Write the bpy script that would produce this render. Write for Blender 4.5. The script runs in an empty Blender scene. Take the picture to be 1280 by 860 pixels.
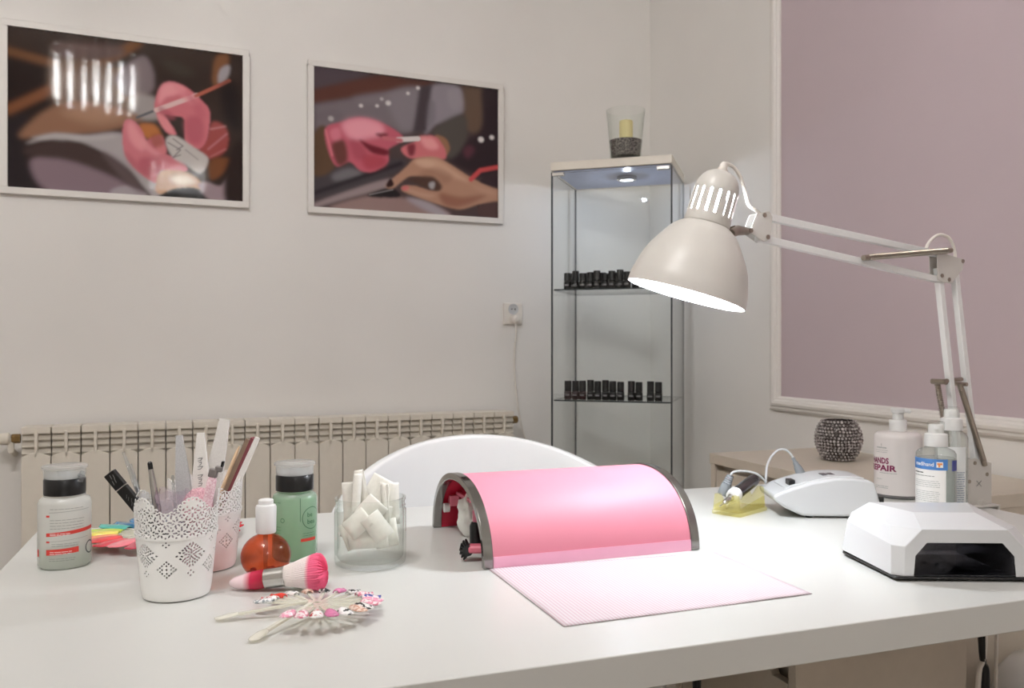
import bpy, bmesh, math, random
import numpy as np
from mathutils import Vector, Matrix
random.seed(7)
S = bpy.context.scene
COL = S.collection
PI = math.pi
R = math.radians

# ------------------------------------------------------------------ camera frame helpers
F = 1050.0                       # focal length in pixels of the 1280 px wide frame
YAW = 19.5
CAMZ = 1.02
DESK = 0.74
cy_, sy_ = math.cos(R(YAW)), math.sin(R(YAW))
def c2w(r, f, z): return Vector((cy_*r + sy_*f, -sy_*r + cy_*f, z))
def PF(px, py, f): return c2w((px-640)/F*f, f, CAMZ-(py-430)/F*f)      # point at forward distance f
def PZ(px, py, z=DESK):                                               # point on the level z
    f = (CAMZ-z)*F/(py-430); return c2w((px-640)/F*f, f, z)
def place(px, py, rad=0.0, z=DESK):                                   # centre of a round base whose near edge shows at py
    f = (CAMZ-z)*F/(py-430)+rad; return c2w((px-640)/F*f, f, z)
def facing(px): return R(-YAW)-math.atan((px-640)/F)

# ------------------------------------------------------------------ mesh builder
class MB:
    def __init__(s): s.v=[]; s.f=[]; s.m=[]; s.M=Matrix.Identity(4); s.mi=0
    def add(s, vs, fs, mi=None):
        o=len(s.v); mi = s.mi if mi is None else mi
        s.v += [s.M @ Vector(p) for p in vs]
        for k in fs: s.f.append(tuple(o+i for i in k)); s.m.append(mi)
        return s
    def box(s, x0,x1,y0,y1,z0,z1, mi=None):
        v=[(x,y,z) for z in (z0,z1) for y in (y0,y1) for x in (x0,x1)]
        return s.add(v,[(0,2,3,1),(4,5,7,6),(0,1,5,4),(2,6,7,3),(0,4,6,2),(1,3,7,5)],mi)
    def lathe(s, prof, seg=32, c=(0,0,0), ry=1.0, mi=None, close=True):
        vs=[]; n=len(prof)
        for r,z in prof:
            for k in range(seg):
                a=2*PI*k/seg; vs.append((c[0]+r*math.cos(a), c[1]+r*ry*math.sin(a), c[2]+z))
        fs=[]
        for i in range(n-1):
            for k in range(seg):
                k2=(k+1)%seg; fs.append((i*seg+k,i*seg+k2,(i+1)*seg+k2,(i+1)*seg+k))
        if close:
            if prof[0][0]>1e-6: fs.append(tuple(range(seg-1,-1,-1)))
            if prof[-1][0]>1e-6: fs.append(tuple((n-1)*seg+k for k in range(seg)))
        return s.add(vs,fs,mi)
    def tube(s, pts, r, seg=10, mi=None, caps=True):
        pts=[Vector(p) for p in pts]; n=len(pts)
        rs = r if isinstance(r,(list,tuple)) else [r]*n
        vs=[]; up=None
        for i,p in enumerate(pts):
            t=(pts[min(i+1,n-1)]-pts[max(i-1,0)]).normalized()
            if up is None:
                up = Vector((0,0,1)) if abs(t.z)<.9 else Vector((1,0,0))
            u=(up-t*up.dot(t)).normalized(); w=t.cross(u); up=u
            for k in range(seg):
                a=2*PI*k/seg; vs.append(p+(u*math.cos(a)+w*math.sin(a))*rs[i])
        fs=[]
        for i in range(n-1):
            for k in range(seg):
                k2=(k+1)%seg; fs.append((i*seg+k,i*seg+k2,(i+1)*seg+k2,(i+1)*seg+k))
        if caps: fs.append(tuple(range(seg-1,-1,-1))); fs.append(tuple((n-1)*seg+k for k in range(seg)))
        return s.add(vs,fs,mi)
    def prism(s, poly, h0, h1, mi=None):            # polygon in local xy, from z=h0 to z=h1
        n=len(poly); v=[(x,y,h0) for x,y in poly]+[(x,y,h1) for x,y in poly]
        f=[tuple(range(n-1,-1,-1)),tuple(range(n,2*n))]+[(i,(i+1)%n,n+(i+1)%n,n+i) for i in range(n)]
        return s.add(v,f,mi)
    def beam(s, p, q, w, h, up=(0,0,1), mi=None):
        p=Vector(p); q=Vector(q); t=(q-p).normalized(); up=Vector(up); u=(up-t*up.dot(t)).normalized(); k=t.cross(u)
        v=[e+k*(a*w/2)+u*(b*h/2) for e in (p,q) for a,b in ((-1,-1),(1,-1),(1,1),(-1,1))]
        return s.add(v,[(3,2,1,0),(4,5,6,7),(0,1,5,4),(1,2,6,5),(2,3,7,6),(3,0,4,7)],mi)
    def ball(s, c, r, seg=16, sc=(1,1,1), mi=None):
        n=seg//2; prof=[(max(r*math.sin(PI*i/n),0),-r*math.cos(PI*i/n)) for i in range(n+1)]
        vs=[];fs=[]
        for i,(rr,z) in enumerate(prof):
            for k in range(seg):
                a=2*PI*k/seg; vs.append((c[0]+rr*math.cos(a)*sc[0],c[1]+rr*math.sin(a)*sc[1],c[2]+z*sc[2]))
        for i in range(n):
            for k in range(seg):
                k2=(k+1)%seg; fs.append((i*seg+k,i*seg+k2,(i+1)*seg+k2,(i+1)*seg+k))
        return s.add(vs,fs,mi)
    def build(s, name, mats, parent=None, bevel=0, smooth=35, bseg=2, origin=None, weld=True, solid=0):
        me=bpy.data.meshes.new(name)
        o3=Vector(origin) if origin is not None else (Vector((0,0,0)))
        me.from_pydata([tuple(p-o3) for p in s.v],[],s.f)
        if not isinstance(mats,(list,tuple)): mats=[mats]
        for m in mats: me.materials.append(m)
        me.polygons.foreach_set('material_index', s.m)
        if weld:
            bm=bmesh.new(); bm.from_mesh(me)
            bmesh.ops.remove_doubles(bm,verts=bm.verts,dist=1e-6)
            bmesh.ops.recalc_face_normals(bm,faces=bm.faces)
            bm.to_mesh(me); bm.free()
        if smooth:
            me.polygons.foreach_set('use_smooth',[True]*len(me.polygons)); me.set_sharp_from_angle(angle=R(smooth))
        ob=bpy.data.objects.new(name,me); COL.objects.link(ob)
        if parent is not None: ob.parent=parent
        if solid:
            k=ob.modifiers.new('thickness','SOLIDIFY'); k.thickness=solid; k.offset=0
        if bevel:
            b=ob.modifiers.new('bevel','BEVEL'); b.width=bevel; b.segments=bseg; b.limit_method='ANGLE'; b.angle_limit=R(40)
            b.harden_normals=False
        me.update(); return ob

def thing(name,label,cat,loc=(0,0,0),rotz=0,group=None):
    o=bpy.data.objects.new(name,None); COL.objects.link(o); o.location=loc; o.rotation_euler=(0,0,rotz)
    o.empty_display_size=.02
    o['label']=label; o['category']=cat
    if group: o['group']=group
    return o
def tag(o,label,cat,group=None,loc=None,rotz=None):
    o['label']=label; o['category']=cat
    if group: o['group']=group
    if loc is not None: o.location=loc
    if rotz is not None: o.rotation_euler=(0,0,rotz)
    return o
def struct(o): o['kind']='structure'; return o
def kids(o): return [c for c in bpy.data.objects if c.parent==o]
def dup(o,parent=None,loc=None,rot=None,label=None,group=None):
    c=o.copy(); COL.objects.link(c)
    if parent is not None: c.parent=parent
    for k in kids(o): dup(k,c)
    if loc is not None: c.location=loc
    if rot is not None: c.rotation_euler=rot
    if label: c['label']=label
    if group: c['group']=group
    return c
def catmull(pts,n=8,closed=False):
    pts=[Vector(p) for p in pts]; out=[]; m=len(pts)
    rng=range(m) if closed else range(m-1)
    for i in rng:
        g=(lambda j: pts[j%m]) if closed else (lambda j: pts[min(max(j,0),m-1)])
        a,b,c,d=g(i-1),g(i),g(i+1),g(i+2)
        for k in range(n):
            t=k/n; out.append(.5*((2*b)+(c-a)*t+(2*a-5*b+4*c-d)*t*t+(3*b-a-3*c+d)*t**3))
    if not closed: out.append(pts[-1])
    return out
def align(p,q,roll=0):                    # matrix taking local +z at origin to the direction p->q at p
    d=(Vector(q)-Vector(p)).normalized()
    return Matrix.Translation(Vector(p)) @ d.to_track_quat('Z','Y').to_matrix().to_4x4() @ Matrix.Rotation(roll,4,'Z')

# ------------------------------------------------------------------ materials
def lin(c):
    c=[x/255 for x in c]; return [x/12.92 if x<=.04045 else ((x+.055)/1.055)**2.4 for x in c]
def col4(c): return (*lin(c),1)
def _new(name):
    m=bpy.data.materials.new(name); m.use_nodes=True; nt=m.node_tree; nt.nodes.clear()
    out=nt.nodes.new('ShaderNodeOutputMaterial'); return m,nt,out
def mat(name,c,rough=.5,metal=0,noise=0.04,scale=40,bump=0,bscale=200,spec=.5,coat=0,sss=0,emit=None,estr=0):
    m,nt,out=_new(name); b=nt.nodes.new('ShaderNodeBsdfPrincipled'); nt.links.new(b.outputs[0],out.inputs[0])
    b.inputs['Roughness'].default_value=rough; b.inputs['Metallic'].default_value=metal
    b.inputs['Specular IOR Level'].default_value=spec; b.inputs['Coat Weight'].default_value=coat
    if emit is not None:
        b.inputs['Emission Color'].default_value=col4(emit); b.inputs['Emission Strength'].default_value=estr
    tc=nt.nodes.new('ShaderNodeTexCoord')
    if noise:
        n=nt.nodes.new('ShaderNodeTexNoise'); n.inputs['Scale'].default_value=scale; nt.links.new(tc.outputs['Object'],n.inputs['Vector'])
        r=nt.nodes.new('ShaderNodeValToRGB'); L=lin(c)
        r.color_ramp.elements[0].position=.3; r.color_ramp.elements[1].position=.7
        r.color_ramp.elements[0].color=(*[x*(1-noise) for x in L],1); r.color_ramp.elements[1].color=(*[min(x*(1+noise),1) for x in L],1)
        nt.links.new(n.outputs['Fac'],r.inputs[0]); nt.links.new(r.outputs[0],b.inputs['Base Color'])
    else: b.inputs['Base Color'].default_value=col4(c)
    if bump:
        n2=nt.nodes.new('ShaderNodeTexNoise'); n2.inputs['Scale'].default_value=bscale; nt.links.new(tc.outputs['Object'],n2.inputs['Vector'])
        k=nt.nodes.new('ShaderNodeBump'); k.inputs['Strength'].default_value=bump; k.inputs['Distance'].default_value=.002
        nt.links.new(n2.outputs['Fac'],k.inputs['Height']); nt.links.new(k.outputs[0],b.inputs['Normal'])
    return m
def glass(name,tint=(255,255,255),gloss=.9,rough=.02,ior=1.45,body=None,bodymix=0,edge=None):
    """see-through sheet: fresnel mix of a clear and a mirror layer, with an optional share of cloudy plastic"""
    m,nt,out=_new(name); L=nt.links
    t=nt.nodes.new('ShaderNodeBsdfTransparent'); t.inputs[0].default_value=col4(tint)
    g=nt.nodes.new('ShaderNodeBsdfGlossy'); g.inputs['Roughness'].default_value=rough; g.inputs['Color'].default_value=(gloss,gloss,gloss,1)
    lf=nt.nodes.new('ShaderNodeLayerWeight'); lf.inputs[0].default_value=.5
    p5=nt.nodes.new('ShaderNodeMath'); p5.operation='POWER'; p5.inputs[1].default_value=5; L.new(lf.outputs['Facing'],p5.inputs[0])
    f0=((ior-1)/(ior+1))**2
    fr=nt.nodes.new('ShaderNodeMath'); fr.operation='MULTIPLY_ADD'; fr.inputs[1].default_value=.85-f0; fr.inputs[2].default_value=f0; L.new(p5.outputs[0],fr.inputs[0])
    base=t
    if edge is not None:
        lw=nt.nodes.new('ShaderNodeLayerWeight'); lw.inputs[0].default_value=.35
        t2=nt.nodes.new('ShaderNodeBsdfTransparent'); t2.inputs[0].default_value=col4(edge)
        pw=nt.nodes.new('ShaderNodeMath'); pw.operation='POWER'; pw.inputs[1].default_value=2.2; L.new(lw.outputs['Facing'],pw.inputs[0])
        mx=nt.nodes.new('ShaderNodeMixShader'); L.new(pw.outputs[0],mx.inputs[0]); L.new(t.outputs[0],mx.inputs[1]); L.new(t2.outputs[0],mx.inputs[2]); base=mx
    if body is not None:
        d=nt.nodes.new('ShaderNodeBsdfDiffuse'); d.inputs[0].default_value=col4(body)
        tr=nt.nodes.new('ShaderNodeBsdfTranslucent'); tr.inputs[0].default_value=col4(body)
        a=nt.nodes.new('ShaderNodeMixShader'); a.inputs[0].default_value=.35; L.new(d.outputs[0],a.inputs[1]); L.new(tr.outputs[0],a.inputs[2])
        mb=nt.nodes.new('ShaderNodeMixShader'); mb.inputs[0].default_value=bodymix; L.new(base.outputs[0],mb.inputs[1]); L.new(a.outputs[0],mb.inputs[2]); base=mb
    mix=nt.nodes.new('ShaderNodeMixShader'); L.new(fr.outputs[0],mix.inputs[0]); L.new(base.outputs[0],mix.inputs[1]); L.new(g.outputs[0],mix.inputs[2])
    L.new(mix.outputs[0],out.inputs[0]); return m
def gradmat(name,axis,a,b,stops,rough=.4,bump=0,bscale=(300,300,300),spec=.5):
    m,nt,out=_new(name); p=nt.nodes.new('ShaderNodeBsdfPrincipled'); nt.links.new(p.outputs[0],out.inputs[0]); p.inputs['Roughness'].default_value=rough
    p.inputs['Specular IOR Level'].default_value=spec
    tc=nt.nodes.new('ShaderNodeTexCoord'); sp=nt.nodes.new('ShaderNodeSeparateXYZ'); nt.links.new(tc.outputs['Object'],sp.inputs[0])
    mr=nt.nodes.new('ShaderNodeMapRange'); mr.inputs['From Min'].default_value=a; mr.inputs['From Max'].default_value=b
    nt.links.new(sp.outputs[axis],mr.inputs['Value']); r=nt.nodes.new('ShaderNodeValToRGB'); e=r.color_ramp.elements
    e[0].position=stops[0][0]; e[0].color=col4(stops[0][1]); e[1].position=stops[-1][0]; e[1].color=col4(stops[-1][1])
    for q,c in stops[1:-1]: k=e.new(q); k.color=col4(c)
    nt.links.new(mr.outputs[0],r.inputs[0]); nt.links.new(r.outputs[0],p.inputs['Base Color'])
    if bump:
        mp=nt.nodes.new('ShaderNodeMapping'); mp.inputs['Scale'].default_value=bscale; nt.links.new(tc.outputs['Object'],mp.inputs[0])
        n2=nt.nodes.new('ShaderNodeTexNoise'); n2.inputs['Scale'].default_value=1; nt.links.new(mp.outputs[0],n2.inputs['Vector'])
        k=nt.nodes.new('ShaderNodeBump'); k.inputs['Strength'].default_value=bump; k.inputs['Distance'].default_value=.001
        nt.links.new(n2.outputs['Fac'],k.inputs['Height']); nt.links.new(k.outputs[0],p.inputs['Normal'])
    return m
def speckle(name,c1,c2,scale,rough=.5,metal=0,lo=.45,hi=.55):
    m,nt,out=_new(name); p=nt.nodes.new('ShaderNodeBsdfPrincipled'); nt.links.new(p.outputs[0],out.inputs[0]); p.inputs['Roughness'].default_value=rough; p.inputs['Metallic'].default_value=metal
    tc=nt.nodes.new('ShaderNodeTexCoord'); n=nt.nodes.new('ShaderNodeTexNoise'); n.inputs['Scale'].default_value=scale; n.inputs['Detail'].default_value=4
    nt.links.new(tc.outputs['Object'],n.inputs['Vector']); r=nt.nodes.new('ShaderNodeValToRGB'); e=r.color_ramp.elements
    e[0].position=lo; e[0].color=col4(c1); e[1].position=hi; e[1].color=col4(c2)
    nt.links.new(n.outputs['Fac'],r.inputs[0]); nt.links.new(r.outputs[0],p.inputs['Base Color']); return m
def emitter(name,c,s):
    m,nt,out=_new(name); e=nt.nodes.new('ShaderNodeEmission'); e.inputs[0].default_value=col4(c); e.inputs[1].default_value=s
    nt.links.new(e.outputs[0],out.inputs[0]); return m

M=dict(
 wall=mat('wall paint',(235,232,228),.75,noise=.015,scale=3,bump=.08,bscale=300),
 lilac=mat('lilac wall paint',(196,180,185),.7,noise=.012,scale=4,bump=.06,bscale=300),
 trim=mat('trim paint',(230,226,221),.45,noise=.01),
 ceil=mat('ceiling paint',(240,238,234),.8,noise=.01),
 floor=mat('floor',(142,130,117),.4,noise=.15,scale=6),
 desk=mat('white lacquer',(206,206,202),.28,noise=.006,scale=10),
 white=mat('white plastic',(230,230,229),.35,noise=.006),
 gloss=mat('glossy white plastic',(206,207,208),.16,noise=.004),
 matte=mat('matte white plastic',(232,230,226),.5,noise=.01),
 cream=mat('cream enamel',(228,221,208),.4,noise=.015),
 creamshade=mat('cream enamel in shade',(204,197,184),.5,noise=.015),  # same enamel darkened; the recess shade is put into its colour
 chest=mat('beige laminate',(206,195,180),.45,noise=.02),
 chrome=mat('chrome',(200,198,194),.18,1,noise=.02),
 steel=mat('brushed steel',(160,150,138),.3,1,noise=.08,scale=90),
 brass=mat('aged brass',(150,125,85),.4,1,noise=.1),
 black=mat('black plastic',(14,14,15),.3,noise=.05),
 blackm=mat('matte black',(22,21,22),.6,noise=.05),
 dark=mat('dark gap',(40,37,34),.7),
 grey=mat('grey rubber',(128,132,136),.55,noise=.04),
 lgrey=mat('light grey plastic',(196,197,198),.4,noise=.02),
 enamel=mat('white lamp enamel',(205,201,195),.38,noise=.008),
 lampin=mat('lamp reflector white',(250,250,248),.5,noise=0),
 paper=mat('white paper',(244,243,238),.85,noise=.02),
 cellulose=mat('cellulose wipe',(246,244,236),.9,noise=.03,scale=200,bump=.3,bscale=900),
 plate=mat('white cover plate',(228,222,214),.4),
 pane=glass('clear pane',(254,255,255),ior=1.22),
 panedge=glass('pane edge',(70,82,82),ior=1.4,body=(52,60,62),bodymix=.75),
 clear=glass('clear glass',(253,254,253),ior=1.45,edge=(226,230,227)),
 frost=glass('frosted plastic',(240,243,240),ior=1.4,rough=.25,body=(244,244,240),bodymix=.74),
 frostlid=glass('cloudy lid',(245,247,247),ior=1.4,rough=.1,body=(235,235,232),bodymix=.35),
 clearpl=glass('clear plastic',(238,240,240),ior=1.45,rough=.05,body=(225,225,225),bodymix=.15,edge=(150,152,152)),
 liquid=glass('pale green liquid',(200,228,200),ior=1.2,body=(186,214,176),bodymix=.6),
 greenliq=glass('green liquid',(200,236,204),ior=1.2,body=(190,228,194),bodymix=.75),
 frostgreen=glass('clear frosted plastic',(236,246,238),ior=1.4,rough=.25,body=(226,240,228),bodymix=.34),
 amber=glass('amber oil glass',(240,160,122),ior=1.5,edge=(190,84,56),body=(206,108,72),bodymix=.07),
 acrylic=glass('yellow acrylic',(255,253,232),ior=1.45,body=(250,240,160),bodymix=.1),
 bottleclear=glass('clear bottle',(244,246,244),ior=1.4,body=(235,238,236),bodymix=.18,edge=(180,184,184)),
)
# ================================================================== THE ROOM
WY, WX = 3.07, 1.71                  # back wall and right wall
XL, YF, H = -2.3, -3.4, 2.95
struct(MB().box(XL-.1,WX+.1,YF-.1,WY+.25,-.08,0).build('floor',M['floor'],smooth=0))
struct(MB().box(XL-.1,WX+.1,YF-.1,WY+.25,H,H+.08).build('ceiling',M['ceil'],smooth=0))
WPIV=Vector((1.1,WY,0)); WROT=R(3.5)
def on_back_wall(o):                     # the back wall is a little out of square with the desk
    o.location=WPIV+Matrix.Rotation(WROT,3,'Z')@(Vector(o.location)-WPIV); o.rotation_euler.z+=WROT; return o
on_back_wall(struct(MB().box(XL-.3,WX+.1,WY,WY+.1,0,H).build('wall_back',M['wall'],smooth=0)))
struct(MB().box(XL-.1,XL,YF,WY,0,H).build('wall_left',M['wall'],smooth=0))
struct(MB().box(XL-.1,WX+.1,YF-.1,YF,0,H).build('wall_front',M['wall'],smooth=0))
# right wall with a lilac field inside the moulding
PY0,PY1,PZ0,PZ1 = -.6,2.27,.83,2.45
w=MB()
def quad_x(x,y0,y1,z0,z1,mi): w.add([(x,y0,z0),(x,y1,z0),(x,y1,z1),(x,y0,z1)],[(0,1,2,3)],mi)
quad_x(WX,YF,PY0,0,H,0); quad_x(WX,PY1,WY+.1,0,H,0); quad_x(WX,PY0,PY1,0,PZ0,0); quad_x(WX,PY0,PY1,PZ1,H,0); quad_x(WX,PY0,PY1,PZ0,PZ1,1)
w.box(WX+.02,WX+.1,YF,WY+.1,0,H,0)
struct(w.build('wall_right',[M['wall'],M['lilac']],smooth=0,weld=False))
# moulding: stepped profile swept round the rectangle
mp=[(0,0),(.010,.0),(.014,.006),(.014,.012),(.019,.016),(.022,.024),(.019,.032),(.013,.036),(.012,.041),(.006,.046),(0,.046)]
t=MB(); cor=[(PY0,PZ0),(PY1,PZ0),(PY1,PZ1),(PY0,PZ1)]
dirs=[(1,1),(-1,1),(-1,-1),(1,-1)]
vs=[]
for (y,z),(sy,sz) in zip(cor,dirs):
    for d,o in mp: vs.append((WX-d, y-sy*.023+sy*o, z-sz*.023+sz*o))
n=len(mp); fs=[]
for a in range(4):
    b=(a+1)%4
    for i in range(n-1): fs.append((a*n+i,a*n+i+1,b*n+i+1,b*n+i))
t.add(vs,fs)
struct(t.build('trim_1',M['trim'],smooth=30))
def baseboard(name,pts):
    m=MB(); m.box(*pts); return struct(m.build(name,M['trim'],bevel=.004))
on_back_wall(baseboard('baseboard_back',(XL,WX-.02,WY-.015,WY,0,.08)))
baseboard('baseboard_right',(WX-.015,WX,YF,WY-.02,0,.08))

# ================================================================== FRAMED PICTURES (printed photographs)
def homog(src):
    A=[];B=[]
    for (x,y),(u,v) in zip(src,((0,1),(1,1),(1,0),(0,0))):
        A.append([x,y,1,0,0,0,-u*x,-u*y]);B.append(u); A.append([0,0,0,x,y,1,-v*x,-v*y]);B.append(v)
    h=np.linalg.solve(np.array(A,float),np.array(B,float)); return np.append(h,1).reshape(3,3)
def blur(a,s):
    if s<=.3: return a
    r=int(3*s)+1; k=np.exp(-.5*(np.arange(-r,r+1)/s)**2); k/=k.sum()
    p=np.pad(a,((r,r),(r,r)),mode='edge')
    p=np.apply_along_axis(lambda q: np.convolve(q,k,mode='valid'),1,p)
    return np.apply_along_axis(lambda q: np.convolve(q,k,mode='valid'),0,p)
def picture(ops,corners,base,W=300,Hh=218):
    Hm=homog(corners); U,V=np.meshgrid((np.arange(W)+.5)/W,(np.arange(Hh)+.5)/Hh)
    def tr(p):
        q=Hm@np.array([p[0],p[1],1.0]); return q[0]/q[2],q[1]/q[2]
    img=np.ones((Hh,W,3))*np.array(lin(base)); asp=W/Hh
    for kind,pts,c,*rest in ops:
        bl=(rest[0] if rest else 4)*W/1000*1.25
        if kind in('poly','hard'):
            if kind=='poly': pts=[(v.x,v.y) for v in catmull([(x,y,0) for x,y in pts],6,True)]
            q=[tr(p) for p in pts]; m=np.zeros_like(U,bool); j=len(q)-1
            for i in range(len(q)):
                (xi,yi),(xj,yj)=q[i],q[j]
                if abs(yj-yi)>1e-9: m^=((yi>V)!=(yj>V))&(U<(xj-xi)*(V-yi)/(yj-yi)+xi)
                j=i
            m=m.astype(float)
        else:                                        # line with a width
            wd=rest[1]/1000; q=[tr(p) for p in pts]; m=np.zeros_like(U)
            for (ax,ay),(bx,by) in zip(q[:-1],q[1:]):
                ay,by=ay/asp,by/asp; px,py=U,V/asp
                t=np.clip(((px-ax)*(bx-ax)+(py-ay)*(by-ay))/max((bx-ax)**2+(by-ay)**2,1e-9),0,1)
                d=np.hypot(px-ax-t*(bx-ax),py-ay-t*(by-ay)); m=np.maximum(m,np.clip((wd/2-d)*W+.5,0,1))
        m=blur(m,bl)[...,None]; al=rest[2] if len(rest)>2 else 1
        img=img*(1-m*al)+np.array(lin(c))*m*al
    return img
pm,nt,out=_new('printed photograph under acrylic')
pb=nt.nodes.new('ShaderNodeBsdfPrincipled'); at_=nt.nodes.new('ShaderNodeVertexColor'); at_.layer_name='print'
nt.links.new(at_.outputs[0],pb.inputs['Base Color']); pb.inputs['Roughness'].default_value=.045; pb.inputs['Specular IOR Level'].default_value=.13
nt.links.new(pb.outputs[0],out.inputs[0])
def poster(x0,x1,z0,z1,img,label):
    t=thing('framed_picture',label,'picture',((x0+x1)/2,WY,(z0+z1)/2),0,'framed photographs on the back wall')
    a,b=(x1-x0)/2,(z1-z0)/2; fw=.021; d=.022
    f=MB()
    for q in ((-a,a,-b,-b+fw),(-a,a,b-fw,b),(-a,-a+fw,-b+fw,b-fw),(a-fw,a,-b+fw,b-fw)):
        f.box(q[0],q[1],-d,-.001,q[2],q[3])
    f.build('frame',M['trim'],t,bevel=.002)
    Hh,W,_=img.shape; p=MB(); ia,ib=a-fw+.001,b-fw+.001
    vs=[(-ia+2*ia*i/(W-1),-.014,-ib+2*ib*j/(Hh-1)) for j in range(Hh) for i in range(W)]
    fs=[(j*W+i,j*W+i+1,(j+1)*W+i+1,(j+1)*W+i) for j in range(Hh-1) for i in range(W-1)]
    p.add(vs,fs); o=p.build('print',pm,t,smooth=0,weld=False)
    ca=o.data.color_attributes.new('print','FLOAT_COLOR','POINT')
    on_back_wall(t)
    rgba=np.ones((Hh*W,4),np.float32); rgba[:,:3]=img.reshape(-1,3); ca.data.foreach_set('color',rgba.ravel())
    return t
P_='poly'; L_='line'
ops1=[
 (P_,[(20,60),(500,110),(900,180),(960,200),(600,260),(300,240),(20,300)],(58,45,39),14),
 (P_,[(20,170),(180,190),(240,300),(150,420),(20,380)],(44,34,32),14),
 (P_,[(20,430),(120,420),(100,560),(160,700),(30,690)],(47,40,42),12),
 (L_,[(20,390),(230,295)],(128,82,56),8,42), (L_,[(15,148),(210,205)],(112,76,52),8,38), (L_,[(330,240),(545,128)],(120,78,48),8,42),
 (P_,[(220,120),(470,140),(460,185),(230,190)],(98,78,74),10),
 (P_,[(215,190),(540,260),(540,420),(240,400)],(112,86,66),12),
 (P_,[(460,260),(565,180),(612,250),(600,330),(500,340)],(128,115,118),7),
 (P_,[(520,340),(620,350),(640,430),(540,430)],(160,152,150),8),
 (P_,[(70,490),(190,385),(330,360),(520,410),(560,440),(430,480),(300,492),(160,500)],(146,108,86),8),
 (P_,[(240,400),(400,380),(500,420),(380,450)],(170,132,108),14),
 (P_,[(100,525),(200,485),(330,495),(480,488),(580,560),(660,650),(710,745),(600,742),(520,640),(400,560),(240,505)],(172,165,166),6),
 (P_,[(90,560),(200,515),(320,525),(430,585),(520,665),(600,742),(480,735),(300,620)],(72,58,56),8),
 (P_,[(120,590),(250,590),(400,640),(520,700),(570,745),(320,720),(170,700)],(138,118,126),8),
 (P_,[(450,710),(510,700),(590,738),(450,730)],(170,160,164),5),
 (P_,[(860,195),(915,185),(890,290),(850,300)],(126,84,56),7),
 (P_,[(880,240),(915,225),(915,260),(890,300),(870,290)],(160,154,158),5),
 (P_,[(555,455),(620,460),(640,520),(570,505)],(182,112,62),6),
 (P_,[(580,525),(640,500),(665,560),(640,600),(590,560)],(196,112,120),4),
 (P_,[(488,530),(492,450),(520,435),(560,470),(590,530),(650,570),(720,600),(748,640),(700,655),(640,640),(622,690),(560,650),(505,590)],(206,122,132),3),
 (P_,[(505,460),(525,445),(555,490),(580,545),(560,560),(520,520)],(228,152,158),7),
 (P_,[(560,590),(640,600),(620,670),(560,640)],(182,96,108),8),
 (P_,[(820,520),(850,450),(905,480),(905,560),(840,600),(790,570)],(156,76,74),5),
 (L_,[(840,480),(900,470)],(210,150,150),3,8,.6), (L_,[(830,560),(905,500)],(205,140,145),3,8,.6), (L_,[(840,590),(900,560)],(200,130,130),3,7,.6),
 (P_,[(615,375),(640,305),(680,287),(745,312),(815,375),(838,420),(825,520),(790,560),(740,530),(735,440),(690,425),(650,420),(690,470),(702,500),(665,490),(630,430)],(204,114,124),3),
 (P_,[(640,310),(682,292),(740,320),(700,340),(660,350),(630,380)],(232,156,162),6),
 (P_,[(740,440),(800,430),(815,500),(790,540),(750,520)],(184,94,106),8),
 (P_,[(625,420),(655,420),(690,480),(690,498),(650,470)],(222,140,146),4),
 (L_,[(545,428),(625,398)],(92,92,98),2,11), (L_,[(622,400),(785,344)],(222,188,186),2,22), (L_,[(780,347),(915,288)],(172,96,80),2,17),
 (P_,[(660,525),(695,502),(780,555),(832,600),(800,655),(740,620),(690,590)],(196,190,186),4),
 (L_,[(670,530),(720,560),(690,590),(720,580)],(120,110,112),2,5), (L_,[(690,515),(730,545),(705,560)],(120,110,112),2,5), (L_,[(740,560),(790,600)],(150,140,140),2,5),
 (P_,[(625,540),(655,540),(660,570),(635,575)],(212,128,134),3),
 (P_,[(622,690),(650,640),(745,650),(800,690),(790,725),(640,735)],(196,158,128),4),
 (P_,[(680,670),(740,660),(780,690),(720,700)],(244,232,214),7),  # bright lamp reflection painted into the print
 (P_,[(645,735),(700,712),(790,715),(835,762),(640,745)],(32,27,27),3),
 (P_,[(790,700),(830,690),(880,705),(930,650),(930,765),(840,762)],(158,138,144),5),
 (P_,[(840,600),(920,600),(900,650),(840,680)],(120,74,48),6),
 (P_,[(900,640),(965,520),(970,770),(900,765)],(48,36,34),8),
]
ops1+=[
 (P_,[(690,300),(740,318),(790,365),(775,385),(720,345)],(224,142,150),6,0,.7),
 (P_,[(745,330),(800,380),(820,430),(790,430),(760,370)],(188,98,110),7,0,.6),
 (P_,[(630,385),(660,395),(700,430),(680,440),(640,415)],(168,84,96),5,0,.6),
 (P_,[(500,560),(540,600),(600,655),(560,650),(510,605)],(176,96,106),7,0,.6),
 (P_,[(560,500),(600,545),(640,575),(610,575),(570,540)],(232,164,168),6,0,.6),
 (P_,[(600,500),(640,495),(650,540),(615,545)],(150,84,60),5,0,.6),
 (P_,[(400,560),(470,590),(540,660),(580,730),(540,720),(460,640)],(110,94,96),8,0,.6),
 (P_,[(120,500),(240,490),(360,500),(470,500),(380,515),(220,510)],(196,190,190),6,0,.7),
 (P_,[(640,200),(720,215),(780,260),(700,260)],(66,58,50),12), (P_,[(880,320),(950,300),(960,480),(900,440)],(38,30,30),14),
]
img1=picture(ops1,[(15,45),(972,187),(970,772),(27,697)],(56,44,40))
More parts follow.
